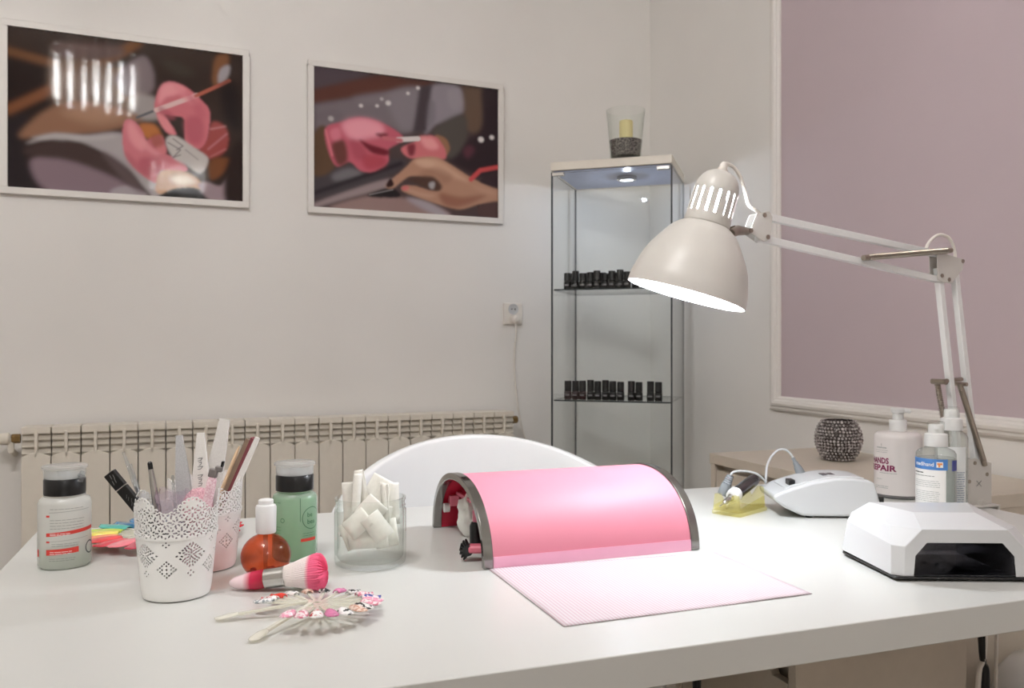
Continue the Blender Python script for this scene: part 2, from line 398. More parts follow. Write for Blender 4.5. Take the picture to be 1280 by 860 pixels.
ops2=[
 (P_,[(75,82),(340,112),(250,150),(75,190)],(86,74,80),10),
 ('hard',[(75,190),(380,122),(640,158),(640,172),(75,258)],(94,60,52),8),
 ('hard',[(75,262),(580,180),(580,380),(480,400),(380,350),(290,325),(140,370),(75,400)],(122,112,117),9),
 (P_,[(420,220),(570,190),(560,350),(480,380)],(134,126,132),12),
 (P_,[(590,250),(632,172),(755,180),(792,282),(700,340),(640,362),(590,400)],(144,136,144),7),
 ('hard',[(570,180),(628,168),(600,390),(535,400)],(74,64,69),7),
 ('hard',[(770,178),(872,188),(862,420),(780,380)],(106,86,73),9),
 (P_,[(862,190),(942,195),(935,600),(850,610),(690,520),(740,460),(860,370)],(54,43,47),10),
 (P_,[(630,390),(775,312),(782,440),(700,520)],(86,80,76),9),
 (P_,[(770,480),(800,455),(825,480),(790,520)],(92,56,66),8),
 (P_,[(70,610),(240,540),(500,520),(430,600),(200,680),(70,700)],(74,67,71),8),
 (P_,[(160,590),(240,560),(300,590),(180,620)],(116,112,116),8),
 (L_,[(75,675),(300,600),(480,540)],(45,40,44),6,20),
 (P_,[(70,725),(250,660),(420,612),(450,640),(180,715),(75,745)],(154,137,138),6),
 (P_,[(140,748),(330,690),(480,700),(620,735),(700,790),(400,768)],(152,126,122),7),
 (P_,[(500,705),(600,720),(700,785),(640,785)],(168,158,164),8),
 (P_,[(320,690),(430,655),(475,690),(430,700)],(42,37,39),4), (L_,[(330,685),(440,662)],(190,185,185),2,4,.6),
 (P_,[(75,400),(135,368),(175,545),(75,590)],(96,73,56),6),
 (P_,[(130,372),(210,340),(290,322),(385,345),(482,405),(475,440),(420,475),(420,530),(350,577),(290,572),(240,530),(180,550),(142,480)],(196,98,114),4),
 (P_,[(160,440),(215,430),(232,520),(190,548),(165,500)],(108,62,58),7),
 (P_,[(205,352),(290,326),(385,352),(400,400),(330,420),(250,425)],(236,160,174),10),
 (P_,[(285,428),(340,450),(420,478),(410,502),(345,490)],(112,36,48),5),
 (P_,[(360,400),(420,400),(400,420)],(120,50,60),5),
 (P_,[(300,500),(400,510),(400,550),(320,565)],(178,74,88),8),
 (L_,[(130,380),(160,500)],(230,140,150),3,8,.7),
 (P_,[(640,410),(690,425),(708,470),(690,505),(660,490)],(152,112,86),4),
 (P_,[(480,470),(540,440),(570,412),(640,414),(675,455),(690,490),(680,522),(600,515),(520,515)],(210,118,124),4),
 (P_,[(570,420),(630,425),(655,470),(600,470)],(234,160,162),7), (P_,[(510,455),(545,450),(540,500),(515,500)],(130,56,66),5),
 (L_,[(466,428),(560,424)],(222,213,212),2,26), (L_,[(400,420),(480,432)],(200,110,120),3,22),
 (P_,[(410,640),(500,560),(545,520),(640,512),(700,540),(800,605),(870,640),(935,665),(935,722),(840,735),(760,757),(680,742),(590,712),(490,672),(484,648),(540,645),(620,668),(662,660),(610,620),(520,602),(440,655)],(180,138,116),4),
 (P_,[(545,525),(640,518),(720,570),(800,630),(700,600),(600,560)],(204,164,140),8),
 (P_,[(660,680),(760,700),(880,690),(760,745),(680,735)],(150,104,86),8),
 (P_,[(620,600),(670,650),(640,670),(560,640),(510,610)],(84,62,54),6),
 (P_,[(610,632),(635,630),(630,660),(612,655)],(170,166,168),4),
 (P_,[(408,640),(430,610),(445,640),(420,652)],(52,34,34),3), (P_,[(482,650),(510,645),(515,665),(490,668)],(205,110,112),3),
 (L_,[(805,618),(850,575),(935,560)],(204,84,86),3,24), (P_,[(850,620),(930,585),(935,660),(870,640)],(60,46,50),5),
 (L_,[(838,742),(850,795)],(60,40,40),3,7), (L_,[(860,740),(880,800)],(60,40,40),3,7), (P_,[(840,745),(935,725),(935,805),(850,800)],(86,66,64),5),
]
for x,y,r in ((155,327,13),(295,267,9),(422,255,13),(392,236,8),(370,268,8),(515,210,8),(562,185,9),(855,430,15),(906,420,12)):
    ops2.append(('line',[(x-1,y),(x+1,y)],(222,216,214),3,r*2))
ops2+=[
 (P_,[(150,385),(190,370),(200,420),(165,430)],(226,140,156),6,0,.6), (P_,[(240,430),(290,440),(320,500),(270,520)],(160,70,84),8,0,.6),
 (P_,[(560,590),(640,560),(720,600),(680,640),(640,600)],(150,110,92),8,0,.5), (P_,[(540,530),(600,524),(640,545),(580,560)],(214,176,152),6,0,.6),
 (P_,[(500,655),(580,680),(640,690),(600,700),(520,675)],(206,168,146),6,0,.6), (P_,[(800,640),(900,670),(930,690),(860,680)],(196,156,134),8,0,.6),
 (P_,[(700,200),(750,190),(770,270),(720,290)],(160,152,158),8,0,.6), (P_,[(610,260),(640,250),(640,340),(605,370)],(118,110,118),8,0,.6),
 (P_,[(250,230),(380,205),(480,215),(360,260)],(134,124,130),10,0,.5), (P_,[(90,300),(180,285),(220,330),(120,350)],(110,100,106),10,0,.5),
]
img2=picture(ops2,[(75,78),(940,192),(932,805),(70,742)],(80,66,66))
poster(-.624,.108,1.482,2.019,img1,'framed photograph of a pink-gloved hand painting nails with a thin brush')
poster(.305,1.043,1.480,2.015,img2,'framed photograph of a pink-gloved hand filing the nails of a bare hand')

# ================================================================== RADIATOR
rad=thing('radiator','cream sectioned radiator under the framed pictures','radiator',(-.555,WY-.125,.185)); on_back_wall(rad)
RH=.585
s=MB(); hw=.0385
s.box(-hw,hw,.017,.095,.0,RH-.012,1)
arc=[(-hw,.03),(hw,.03)]+[(hw-2*hw*i/10, RH-.088+.012*math.sin(PI*i/10)) for i in range(11)]
s.M=Matrix(((1,0,0,0),(0,0,1,0),(0,1,0,0),(0,0,0,1))); s.prism(arc,0,.03,0); s.M=Matrix.Identity(4)
s.box(-.0045,.0045,.0,.03,RH-.09,RH-.012,0)
for k in range(3):
    z=RH-.036-.0205*k
    for a,b in ((-hw,-.0045),(.0045,hw)):
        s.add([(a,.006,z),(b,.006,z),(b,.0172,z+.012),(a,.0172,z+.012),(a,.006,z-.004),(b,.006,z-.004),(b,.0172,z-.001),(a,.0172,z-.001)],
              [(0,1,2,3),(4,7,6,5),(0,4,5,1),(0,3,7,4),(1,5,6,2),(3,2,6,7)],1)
s.box(-hw,hw,.004,.095,RH-.02,RH,0)
sec=s.build('section',[M['cream'],M['creamshade']],rad,bevel=.0015,smooth=30)
sec.location=(.04,0,0)
for k in range(1,20):
    c=sec.copy(); COL.objects.link(c); c.parent=rad; c.location=(.04+.08*k,0,0)
q=MB(); q.tube([(0,.055,.05),(1.6,.055,.05)],.018,12); q.tube([(0,.055,RH-.045),(1.6,.055,RH-.045)],.018,12)
q.build('manifold',M['dark'],rad)
for x in (-.028,1.603): v=MB(); v.tube([(x,.04,RH-.035),(x+.023,.04,RH-.035)],.014,6); v.build('fitting',M['brass'],rad)
v=MB(); v.tube([(-.03,.04,RH-.035),(-.036,.04,RH-.035),(-.06,.04,RH-.035),(-.07,.04,RH-.035)],[.012,.019,.017,.012],14); v.build('valve_head',M['cream'],rad)
v=MB(); v.tube([(-.03,.04,RH-.035),(-.03,.04,RH-.07),(-.03,.122,RH-.09)],.009,10); v.build('supply_pipe',M['cream'],rad)
for x in (.25,.8,1.35): MB().box(x-.01,x+.01,.08,.124,.35,.38).build('wall_bracket',M['cream'],rad)

# ================================================================== SOCKET AND CORD
x0=.953
so=thing('wall_socket','white wall socket with a white plug beside the glass cabinet','socket',(PF(654,391,3.14).x,WY,PF(654,391,3.14).z))
m=MB(); m.box(-.04,.04,-.011,-.0005,-.042,.042); m.build('cover_plate',M['plate'],so,bevel=.004)
m=MB(); m.M=Matrix.Rotation(PI/2,4,'X'); m.lathe([(.021,.011),(.021,.013),(.017,.013),(.016,.0112),(0,.0112)],24,(0,.018,0))
m.build('outlet_ring',M['lgrey'],so)
m=MB(); m.ball((-.007,-.0125,.018),.0025,8); m.build('pin_hole',M['dark'],so); m=MB(); m.ball((.007,-.0125,.018),.0025,8); m.build('pin_hole',M['dark'],so)
sp=so.location.copy()
pl=thing('power_plug','white plug with a long thin cord hanging from the wall socket','plug',(sp.x,WY-.0125,sp.z-.022))
m=MB(); m.M=Matrix.Rotation(PI/2,4,'X'); m.lathe([(.018,.0),(.019,.012),(.016,.028),(.008,.034),(0,.034)],20); m.build('plug_body',M['plate'],pl)
m=MB(); pts=[(0,-.022,-.014),(.002,-.02,-.06),(.004,.001,-.14),(.01,.004,-.25),(.03,.005,-.38),(.06,.006,-.5),(.075,.006,-.62),(.085,.004,-.8),(.09,.0,-1.0)]
m.tube(catmull(pts,6),.0035,8); m.build('cord',M['plate'],pl)

on_back_wall(so); on_back_wall(pl)
# ================================================================== GLASS CABINET
KR=R(-YAW-17.95)
Pc=Vector((.541,2.84)); ax=Vector((.951,-.308)); ay=Vector((.308,.951))
cc=Pc-ax*.213+ay*.183
cab=thing('display_cabinet','tall glass display cabinet with a cream top standing in the corner','cabinet',c2w(cc.x,cc.y,0),KR)
hx,hy=.213,.183; ZT=1.632
MB().box(-hx,hx,-hy,hy,ZT,ZT+.03).build('top_board',M['cream'],cab,bevel=.002)
MB().box(-hx,hx,-hy,hy,0,.05).build('base_board',M['cream'],cab,bevel=.002)
MB().box(-hx+.01,hx-.01,-hy+.01,hy-.01,ZT-.004,ZT-.0005).build('top_liner',mat('liner with bluish glow',(186,194,222),.35),cab)  # the spot's bluish light is put into the liner colour
def pane(name,x0,x1,y0,y1,z0,z1,thin):
    b=MB().box(x0,x1,y0,y1,z0,z1); o=b.build(name,[M['pane'],M['panedge']],cab,smooth=0)
    for p in o.data.polygons: p.material_index = 0 if abs(p.normal[thin])>.9 else 1
    return o
e=.005; g=.0005
pane('side_panel',-hx+g,-hx+e,-hy+e+.012,hy-g,.052,ZT-.005,0)
pane('side_panel',hx-e,hx-g,-hy+e+.012,hy-g,.052,ZT-.005,0)
pane('back_panel',-hx+e+.002,hx-e-.002,hy-e,hy-g,.052,ZT-.005,1)
pane('door',-hx+.004,hx-.004,-hy+.002,-hy+e+.002,.056,ZT-.008,1)
SH=[1.215,.822,.43]
for z in SH: pane('shelf',-hx+e+.003,hx-e-.003,-hy+.02,hy-e-.003,z-.005,z,2)
for x in (-hx+.028,hx-.03): MB().box(x-.022,x+.022,-hy-.004,-hy+.012,ZT-.02,ZT-.007).build('hinge',M['chrome'],cab,bevel=.002)
sealm=mat('dark grey seal',(66,68,70),.5)
for x in (-hx+.003,hx-.003):
    for y in (-hy+.009,hy-.004): MB().box(x-.0022,x+.0022,y-.003,y+.003,.052,ZT-.004).build('corner_seal',sealm,cab)
m=MB(); m.lathe([(.036,0),(.036,-.012),(.03,-.016),(.026,-.012),(.0,-.01)],24,(.03,-.02,ZT-.004)); sp_=m.build('spotlight',M['chrome'],cab)
m=MB(); m.lathe([(.024,-.0125),(.0,-.0128)],20,(.03,-.02,ZT-.004),close=False); m.build('spot_lens',emitter('cool spot glow',(235,240,255),9),sp_)
l=bpy.data.lights.new('cabinet_spot','POINT'); l.energy=1.8; l.color=(.76,.85,1); l.shadow_soft_size=.008
lo=bpy.data.objects.new('cabinet_spot',l); COL.objects.link(lo); lo.parent=cab; lo.location=(.03,-.02,ZT-.0225)

# nail polish bottles on the two upper shelves
glassy=mat('black lacquered bottle',(7,7,8),.15,noise=.05); capm=mat('matte black cap',(7,7,8),.4)
redb=mat('dark red lacquered bottle',(46,14,18),.18); labelm=mat('grey bottle print',(120,118,120),.5)
def polish(bm_,cap_h,label,group,loc):
    t=thing('nail_polish_bottle',label,'nail polish',loc,KR+random.uniform(-.1,.1),group)
    b=MB(); w=.0133
    b.lathe([(w*.9,0),(w,.002),(w,.027),(w*.8,.031),(.006,.033)],16); b.build('bottle',bm_,t)
    c=MB(); c.lathe([(.0124,.0305),(.0128,.031),(.0124,.033+cap_h),(.0116,.034+cap_h)],14); c.build('cap',capm,t)
    p=MB()
    for a in (-.25,):
        vs=[((w+.0002)*math.sin(x),-(w+.0002)*math.cos(x),z) for z in (.013,.019) for x in (-.6,-.3,0,.3,.6)]
        p.add(vs,[(i,i+1,i+6,i+5) for i in range(4)])
    p.build('printed_label',labelm,t,smooth=0)
    return t
cabM=Matrix.Translation(cab.location)@Matrix.Rotation(KR,4,'Z')
def cpos(x,y,z): return cabM@Vector((x,y,z))
gu='black nail polish bottles on the upper cabinet shelf'; gl='nail polish bottles on the lower cabinet shelf'
lab_u='black-capped dark nail polish bottle in the row on the upper glass shelf'
lab_b='black-capped dark nail polish bottle in the row on the lower glass shelf'
lab_r='dark red nail polish bottle at the left end of the lower shelf row'
xs=[-.168,-.141,-.112,-.086,-.06,-.033,-.006,.021,.048,.075]
for i,x in enumerate(xs):
    polish(glassy,[.026,.034,.024,.028,.032,.022,.03,.034,.026,.034][i],lab_u,gu,cpos(x,-.115+.012*(i%2),SH[0]))
for i,x in enumerate([-.155,-.1,-.047,.006]): polish(glassy,.028,'dark nail polish bottle in the back row on the upper glass shelf',gu,cpos(x,-.07,SH[0]))
xl=[-.165,-.138,-.111,-.083,-.056,-.029,-.002,.025,.064,.09,.131,.158]
for i,x in enumerate(xl):
    r_=i<3; polish(redb if r_ else glassy,[.032,.032,.033,.036,.032,.036,.033,.031,.034,.031,.034,.032][i],lab_r if r_ else lab_b,gl,cpos(x,-.12+.004*(i%2),SH[1]))

# candle in a glass on top of the cabinet
p=cabM@Vector((0,-.09,ZT+.03))
p=PF(782,194,2.93); p.z=ZT+.03
cg=thing('candle_glass','tall clear candle glass half full of grey sand on the cabinet top','candle holder',p)
m=MB(); m.lathe([(0,.001),(.050,.001),(.053,.006),(.06,.09),(.068,.172),(.0665,.172),(.058,.09),(.051,.009),(0,.008)],36); m.build('glass',M['clear'],cg)
m=MB(); m.lathe([(0,.010),(.0495,.010),(.0562,.066),(.03,.07),(0,.071)],32); s_=m.build('sand',speckle('grey deco sand',(52,48,46),(142,134,128),260,.8),cg); s_['kind']='stuff'
cn=thing('candle','cream pillar candle standing in the sand of the candle glass','candle',(p.x+.002,p.y,p.z+.0712))
m=MB(); m.lathe([(0,0),(.0235,0),(.0235,.062),(.021,.065),(.006,.062),(0,.062)],24); m.build('wax',mat('cream wax',(236,222,160),.5,noise=.02),cn)
MB().tube([(0,0,.062),(.001,0,.072)],.0009,6).build('wick',M['blackm'],cn)

# ================================================================== CEILING LAMPS (seen mirrored in the picture glass)
bulbm=emitter('warm bulb glow',(255,226,180),22)
crys=glass('crystal',(250,250,250),ior=1.6,body=(255,240,215),bodymix=.35)
def chandelier(loc,label,e,wd):
    t=thing('chandelier',label,'chandelier',loc,0)
    m=MB(); a=wd/2
    for z in (0,-.10):
        for q in ((-a,a,-a,-a+.012),(-a,a,a-.012,a),(-a,-a+.012,-a,a),(a-.012,a,-a,a)): m.box(q[0],q[1],q[2],q[3],z-.012,z)
    m.box(-.06,.06,-.06,.06,.0,.02); m.tube([(0,0,.02),(0,0,H-loc[2]-.001)],.008,10)
    m.box(-a,a,-.006,.006,-.012,0); m.box(-.006,.006,-a,a,-.012,0)
    m.build('frame',M['chrome'],t)
    s=MB()
    for j in range(7):
        z=-.125-.028*j; s.lathe([(0,-.012),(.009,-.004),(.010,0),(.009,.004),(0,.012)],6,(0,0,z))
    st=None
    N=9
    pts=[]
    for i in range(N):
        q=-a+wd*i/(N-1); pts+= [(q,-a),(q,a)]
        if 0<i<N-1: pts+=[(-a,q),(a,q)]
    for i,(x,y) in enumerate(pts):
        if st is None: st=s.build('crystal_strand',crys,t,smooth=0); st.location=(x,y,0)
        else:
            c=st.copy(); COL.objects.link(c); c.parent=t; c.location=(x,y,-.0)
    # crystal sparkle put into emission: hanging strings of small glowing crystal beads
    NB=49*6; rb=.0062; first=None; rr=random.Random(3)
    b=MB()
    for k in range(6): b.ball((0,0,-.037*k),rb,6,(1,1,1.35))
    glow=emitter('glowing crystal beads',(251,250,250),e/(PI*NB*4*PI*rb*rb*1.1))
    for i in range(7):
        for jx in range(7):
            q=((i-3)*wd*.145+rr.uniform(-.012,.012),(jx-3)*wd*.145+rr.uniform(-.012,.012),-.13-rr.uniform(0,.05))
            if first is None: first=b.build('glowing_beads',glow,t,smooth=0); first.location=q
            else: c=first.copy(); COL.objects.link(c); c.parent=t; c.location=q
    return t
E_CH=88
chandelier((-.35,.42,2.80),'square crystal chandelier over the desk, mirrored in the left framed picture',E_CH,.46)
chandelier((.31,-2.03,2.74),'second crystal chandelier farther back in the room behind the desk',E_CH*.4,.46)
# ================================================================== FURNITURE
DX0,DX1,DY0,DY1=-.25,1.25,.68,1.417
dk=thing('nail_desk','long white manicure desk covered with tools in the foreground','desk',(.5,1.05,0))
MB().box(DX0,DX1,DY0,DY1,DESK-.034,DESK).build('tabletop',M['desk'],dk,bevel=.0012,origin=(.5,1.05,0))
for x in (DX0+.07,DX1-.07):
    for y in (DY0+.07,DY1-.07):
        m=MB(); m.lathe([(.022,0),(.022,.015),(.019,.02),(.023,DESK-.05),(.04,DESK-.045),(.04,DESK-.0345)],20,(x,y,0)); m.build('leg',M['matte'],dk,origin=(.5,1.05,0))

# drawer unit under the desk, drawers facing left
du=thing('drawer_unit','cream drawer unit standing under the right half of the desk','drawer unit',(.99,1.225,0))
O=(.99,1.225,0)
ux0,ux1,uy0,uy1=.825,1.163,1.05,1.40
m=MB(); m.box(ux0,ux1,uy0,uy0+.018,.03,.70); m.box(ux0,ux1,uy1-.018,uy1,.03,.70); m.box(ux1-.012,ux1,uy0+.018,uy1-.018,.03,.70); m.box(ux0,ux1-.012,uy0+.018,uy1-.018,.03,.05); m.box(ux0,ux1-.012,uy0+.018,uy1-.018,.682,.70); m.box(ux0+.03,ux0+.04,uy0+.018,uy1-.018,.05,.682)
m.build('carcass',M['chest'],du,bevel=.001,origin=O)
z=.055
for k in range(4):
    h=.152
    yz=[(uy0+.021,z),(uy1-.021,z),(uy1-.021,z+h),(uy0+.075,z+h),(uy0+.06,z+h-.022),(uy0+.021,z+h-.022)]
    m=MB(); m.M=Matrix(((0,0,1,0),(1,0,0,0),(0,1,0,0),(0,0,0,1))); m.prism(yz,ux0+.002,ux0+.018); m.build('drawer_front',M['chest'],du,bevel=.001,origin=O); z+=h+.005
for x in (ux0+.03,ux1-.03):
    for y in (uy0+.03,uy1-.03): MB().lathe([(.015,0),(.018,.03)],12,(x,y,0)).build('foot',M['lgrey'],du,origin=O)

# chest of drawers by the right wall
cx0,cx1,cy0,cy1=1.285,1.692,1.25,2.0
ch=thing('chest_of_drawers','beige chest of drawers against the right wall behind the desk','chest of drawers',(1.49,1.62,0)); O=(1.49,1.62,0)
m=MB(); m.box(cx0+.003,cx1,cy0+.003,cy0+.022,0,.692); m.box(cx0+.003,cx1,cy1-.022,cy1-.003,0,.692); m.box(cx1-.01,cx1,cy0+.022,cy1-.022,0,.692); m.box(cx0+.03,cx0+.034,cy0+.022,cy1-.022,0,.692)
m.build('carcass',M['chest'],ch,origin=O)
MB().box(cx0,cx1,cy0,cy1,.692,.72).build('top',M['chest'],ch,bevel=.0015,origin=O)
for k in range(3):
    MB().box(cx0+.006,cx0+.024,cy0+.025,cy1-.025,.03+.218*k,.03+.218*k+.21).build('drawer_front',M['chest'],ch,bevel=.0015,origin=O)

# tub chair
chx=PF(600,543,1.73); ctr=(chx.x-.035,chx.y-.265)
cr=thing('tub_chair','white moulded tub chair tucked behind the desk','chair',(ctr[0],ctr[1],0),R(-4))
shellw=mat('white moulded plastic',(236,237,237),.2,noise=.004)
m=MB(); A,B=.302,.27
def chair_top(th):
    u=abs(math.sin(th)); 
    if abs(th)<=PI/2: return .834-.168*(1-math.sqrt(max(1-u*u*.985,0)))
    return .686-.03*min((abs(th)-PI/2)/.6,1)
NT,NV=56,14; vs=[];fs=[]
for i in range(NT+1):
    th=-2.15+4.3*i/NT; zt=chair_top(th)
    for j in range(NV+1):
        v=j/NV; z=.40+(zt-.40)*v; k=.86+.14*math.sin(v*PI/2)
        vs.append((A*k*math.sin(th),B*k*math.cos(th),z))
for i in range(NT):
    for j in range(NV): a=i*(NV+1)+j; fs.append((a,a+1,a+NV+2,a+NV+1))
m.add(vs,fs); m.build('shell',shellw,cr,solid=.022,bevel=.006,smooth=60,bseg=3)
m=MB(); m.lathe([(0,.40),(.235,.40),(.25,.42),(.24,.45),(.20,.46),(0,.462)],36,ry=.9); m.build('seat_cushion',M['matte'],cr,smooth=60)
m=MB(); m.lathe([(0,.05),(.03,.05),(.03,.395),(.09,.399),(0,.3995)],20); m.build('column',M['chrome'],cr)
m=MB(); m.lathe([(0,0),(.22,0),(.22,.01),(.05,.035),(.03,.05),(0,.05)],36); m.build('base',M['chrome'],cr)

# bin in the corner right of the desk
bn=thing('waste_bin','white round bin with a domed lid at the lower right edge','bin',(1.452,1.09,0))
m=MB(); m.lathe([(0,.002),(.10,.002),(.115,.02),(.12,.36),(0,.362)],36); m.build('bin_body',shellw,bn,smooth=50)
m=MB(); m.lathe([(.123,.362),(.124,.38),(.118,.41),(.095,.438),(.05,.452),(0,.455)],36); m.build('lid',shellw,bn,smooth=60)
# cables under the desk
def cable(label,pts,r,mt,name='hanging_cable',grp='cables hanging under the desk'):
    p=catmull(pts,8); m=MB(); m.tube(p,r,8); o=m.build(name,mt,origin=p[0]); return tag(o,label,'cable',grp,loc=p[0])
for px,dx,label,mt in ((1220,14,'black cable hanging under the desk, leaning rightward','black'),(1228,2,'black cable hanging straight down, middle of the three under the desk','blackm'),(1237,-14,'pale cable hanging under the desk, rightmost of three','plate')):
    a=PF(px,790,1.33); a.z=DESK-.036; b_=PF(px+dx,850,1.33); c_=PF(px+dx-4,1000,1.33); d_=PF(px+dx+6,1200,1.33)
    cable(label,[a,PF(px+dx*.5,815,1.33),b_,c_,d_,Vector((d_.x+.02,d_.y,.006))],.0042,M[mt])
a=PF(871,850,1.15); a.z=DESK-.036
cable('black cable hanging under the desk left of the drawer unit',[a,PF(871,858,1.15),PF(872,920,1.15),PF(868,1000,1.17),Vector((a.x,a.y+.05,.006))],.006,M['blackm'])

# ================================================================== PINK ARM REST
AX0,AX1,AC,AD,AH=.314,.622,1.122,.131,.098
ar=thing('arm_rest','pink arched manicure arm rest with chrome end bands in the desk centre','arm rest',((AX0+AX1)/2,AC,DESK)); O=((AX0+AX1)/2,AC,DESK)
def arch(a,h,n=48,p=2.15,z0=0.0):
    out=[]
    for i in range(n+1):
        t=PI*i/n; c,s=math.cos(t),math.sin(t)
        out.append((AC-math.copysign(abs(c)**(2/p),c)*a, DESK+z0+abs(s)**(2/p)*h))
    return out
def archband(x0,x1,o,i,mi_o=0,mi_i=0,mi_e=0,z0=.0005):
    m=MB(); A_=arch(*o,z0=z0); B_=arch(*i,z0=z0); n=len(A_); vs=[]
    for x in (x0,x1):
        vs+=[(x,y,z) for y,z in A_]+[(x,y,z) for y,z in B_]
    for k in range(n-1):
        m_=[(k,k+1,2*n+k+1,2*n+k),mi_o],[(n+k+1,n+k,3*n+k,3*n+k+1),mi_i],[(k+1,k,n+k,n+k+1),mi_e],[(2*n+k,2*n+k+1,3*n+k+1,3*n+k),mi_e]
        for f,mi in m_: m.f.append(f); m.m.append(mi)
    for f in ((0,2*n,3*n,n),(n-1,2*n-1,4*n-1,3*n-1)): m.f.append(f); m.m.append(mi_e)
    m.v=[Vector(v) for v in vs]; return m
pink=mat('pink vinyl',(216,134,152),.55,noise=.02,scale=8)
lining=mat('crimson lining',(190,28,60),.4,noise=.03)
lilacp=mat('pale pink edge strip',(240,178,204),.4,noise=.02)
archband(AX0+.013,AX1-.013,(AD-.002,AH-.001),(AD-.007,AH-.006),0,1,0).build('cover',[pink,lining],ar,origin=O)
bandm=mat('dark polished chrome',(150,149,146),.16,1,noise=.03)
for x0,x1 in ((AX0,AX0+.0128),(AX1-.0128,AX1)):
    archband(x0,x1,(AD,AH+.001),(AD-.0095,AH-.0085)).build('chrome_band',bandm,ar,bevel=.0012,origin=O)
A_=arch(AD-.0005,AH+.0003); A_=[q for q in A_ if q[0]<AC and q[1]<DESK+.0165]; B_=arch(AD-.003,AH-.002); B_=[q for q in B_ if q[0]<AC and q[1]<DESK+.0165]
m=MB(); m.M=Matrix(((0,0,1,0),(1,0,0,0),(0,1,0,0),(0,0,0,1))); m.prism(A_+B_[::-1],AX0+.0132,AX1-.0132); m.build('edge_strip',lilacp,ar,origin=O)
m=MB(); m.box(AX0+.03,AX0+.036,AC+.03,AC+.108,DESK+.052,DESK+.058); m.box(AX0+.02,AX0+.034,AC+.098,AC+.114,DESK+.036,DESK+.052); m.build('inner_bracket',mat('pink plastic',(232,130,150),.35),ar,bevel=.001,origin=O)
m=MB(); m.M=Matrix.Rotation(PI/2,4,'Y'); m.lathe([(0,0),(.007,.0),(.007,-.008),(0,-.009)],14,(-(DESK+.033),AC+.106,AX0+.02)); m.build('bolt',M['white'],ar,origin=O)
m=MB(); m.lathe([(.0035,0),(.0035,.0012),(0,.0016)],12,(AX0+.0064,AC-.02,DESK+AH-.0002)); m.build('screw',M['blackm'],ar,origin=O)
# things kept under the arch
p=PZ(586,668); p=Vector((p.x+.01,p.y-.012,DESK))
bm=bmesh.new(); bmesh.ops.create_icosphere(bm,subdivisions=4,radius=1)
for v in bm.verts:
    n=v.co.normalized(); d=1+.16*math.sin(7*n.x+3*n.z)*math.cos(6*n.y-4*n.z)+.10*math.sin(17*n.y+9*n.x)*math.cos(13*n.z)+.05*math.sin(33*n.x+21*n.z)
    v.co=Vector((n.x*.028*d,n.y*.026*d,max(n.z*.036*d+.031,0)))
me=bpy.data.meshes.new('tissue'); bm.to_mesh(me); bm.free(); me.materials.append(M['paper']); me.polygons.foreach_set('use_smooth',[True]*len(me.polygons))
o=bpy.data.objects.new('crumpled_tissue',me); COL.objects.link(o); tag(o,'crumpled white tissue under the pink arm rest','tissue',loc=p)
p=PZ(592,702); nb=thing('nail_brush','pink nail brush with black bristles just inside the arm rest','brush',(p.x,p.y+.004,DESK),R(-YAW))
m=MB(); m.box(-.006,.046,-.009,.009,.011,.021); m.build('handle',mat('rose plastic',(214,110,128),.35),nb,bevel=.003)
m=MB()
for i in range(7):
    a=-1.2+2.6*i/6
    for y in (-.005,0,.005):
        m.tube([(-.004,y,.014),(-.008-.009*math.cos(a),y*1.3,.0145+.0125*math.sin(a))],[.0024,.0012],6)
m.tube([(-.006,-.008,.0145),(-.006,.008,.0145)],.007,10)
m.build('bristles',M['black'],nb)
p=PZ(590,690); bt=thing('polish_bottle','black oval pot standing behind the nail brush under the arm rest','bottle',(p.x+.013,p.y+.022,DESK),R(-YAW))
m=MB(); m.lathe([(0,0),(.0085,0),(.0095,.004),(.0095,.03),(.007,.035),(0,.036)],18); m.build('pot',M['black'],bt)
m=MB(); m.lathe([(0,.036),(.0055,.036),(.0055,.05),(.0045,.052),(0,.052)],14); m.build('cap',mat('rose cap',(206,120,140),.4),bt)

# paper towel
tm,nt,out=_new('pink ribbed paper towel'); b=nt.nodes.new('ShaderNodeBsdfPrincipled'); nt.links.new(b.outputs[0],out.inputs[0]); b.inputs['Roughness'].default_value=.9
tc=nt.nodes.new('ShaderNodeTexCoord'); wv=nt.nodes.new('ShaderNodeTexWave'); wv.wave_type='BANDS'; wv.bands_direction='X'; wv.inputs['Scale'].default_value=74; wv.inputs['Distortion'].default_value=0
nt.links.new(tc.outputs['Object'],wv.inputs['Vector']); cr_=nt.nodes.new('ShaderNodeValToRGB'); cr_.color_ramp.elements[0].color=col4((200,176,185)); cr_.color_ramp.elements[1].color=col4((208,200,203)); cr_.color_ramp.elements[0].position=.25; cr_.color_ramp.elements[1].position=.75
nt.links.new(wv.outputs['Color'],cr_.inputs[0]); nt.links.new(cr_.outputs[0],b.inputs['Base Color'])
bp=nt.nodes.new('ShaderNodeBump'); bp.inputs['Strength'].default_value=.3; bp.inputs['Distance'].default_value=.0006; nt.links.new(wv.outputs['Color'],bp.inputs['Height']); nt.links.new(bp.outputs[0],b.inputs['Normal'])
tl=[PZ(611,712),PZ(705,784),PZ(1015,743),PZ(893,691)]
m=MB(); NX,NY=40,24; vs=[]; o=tl[1]
for j in range(NY+1):
    for i in range(NX+1):
        u,v=i/NX,j/NY; q=(tl[1]*(1-u)+tl[2]*u)*(1-v)+(tl[0]*(1-u)+tl[3]*u)*v
        vs.append((q.x,q.y,DESK+.0009+.0004*math.sin(9*u+3*v)*math.sin(5*v+2*u)))
fs=[(j*(NX+1)+i,j*(NX+1)+i+1,(j+1)*(NX+1)+i+1,(j+1)*(NX+1)+i) for j in range(NY) for i in range(NX)]
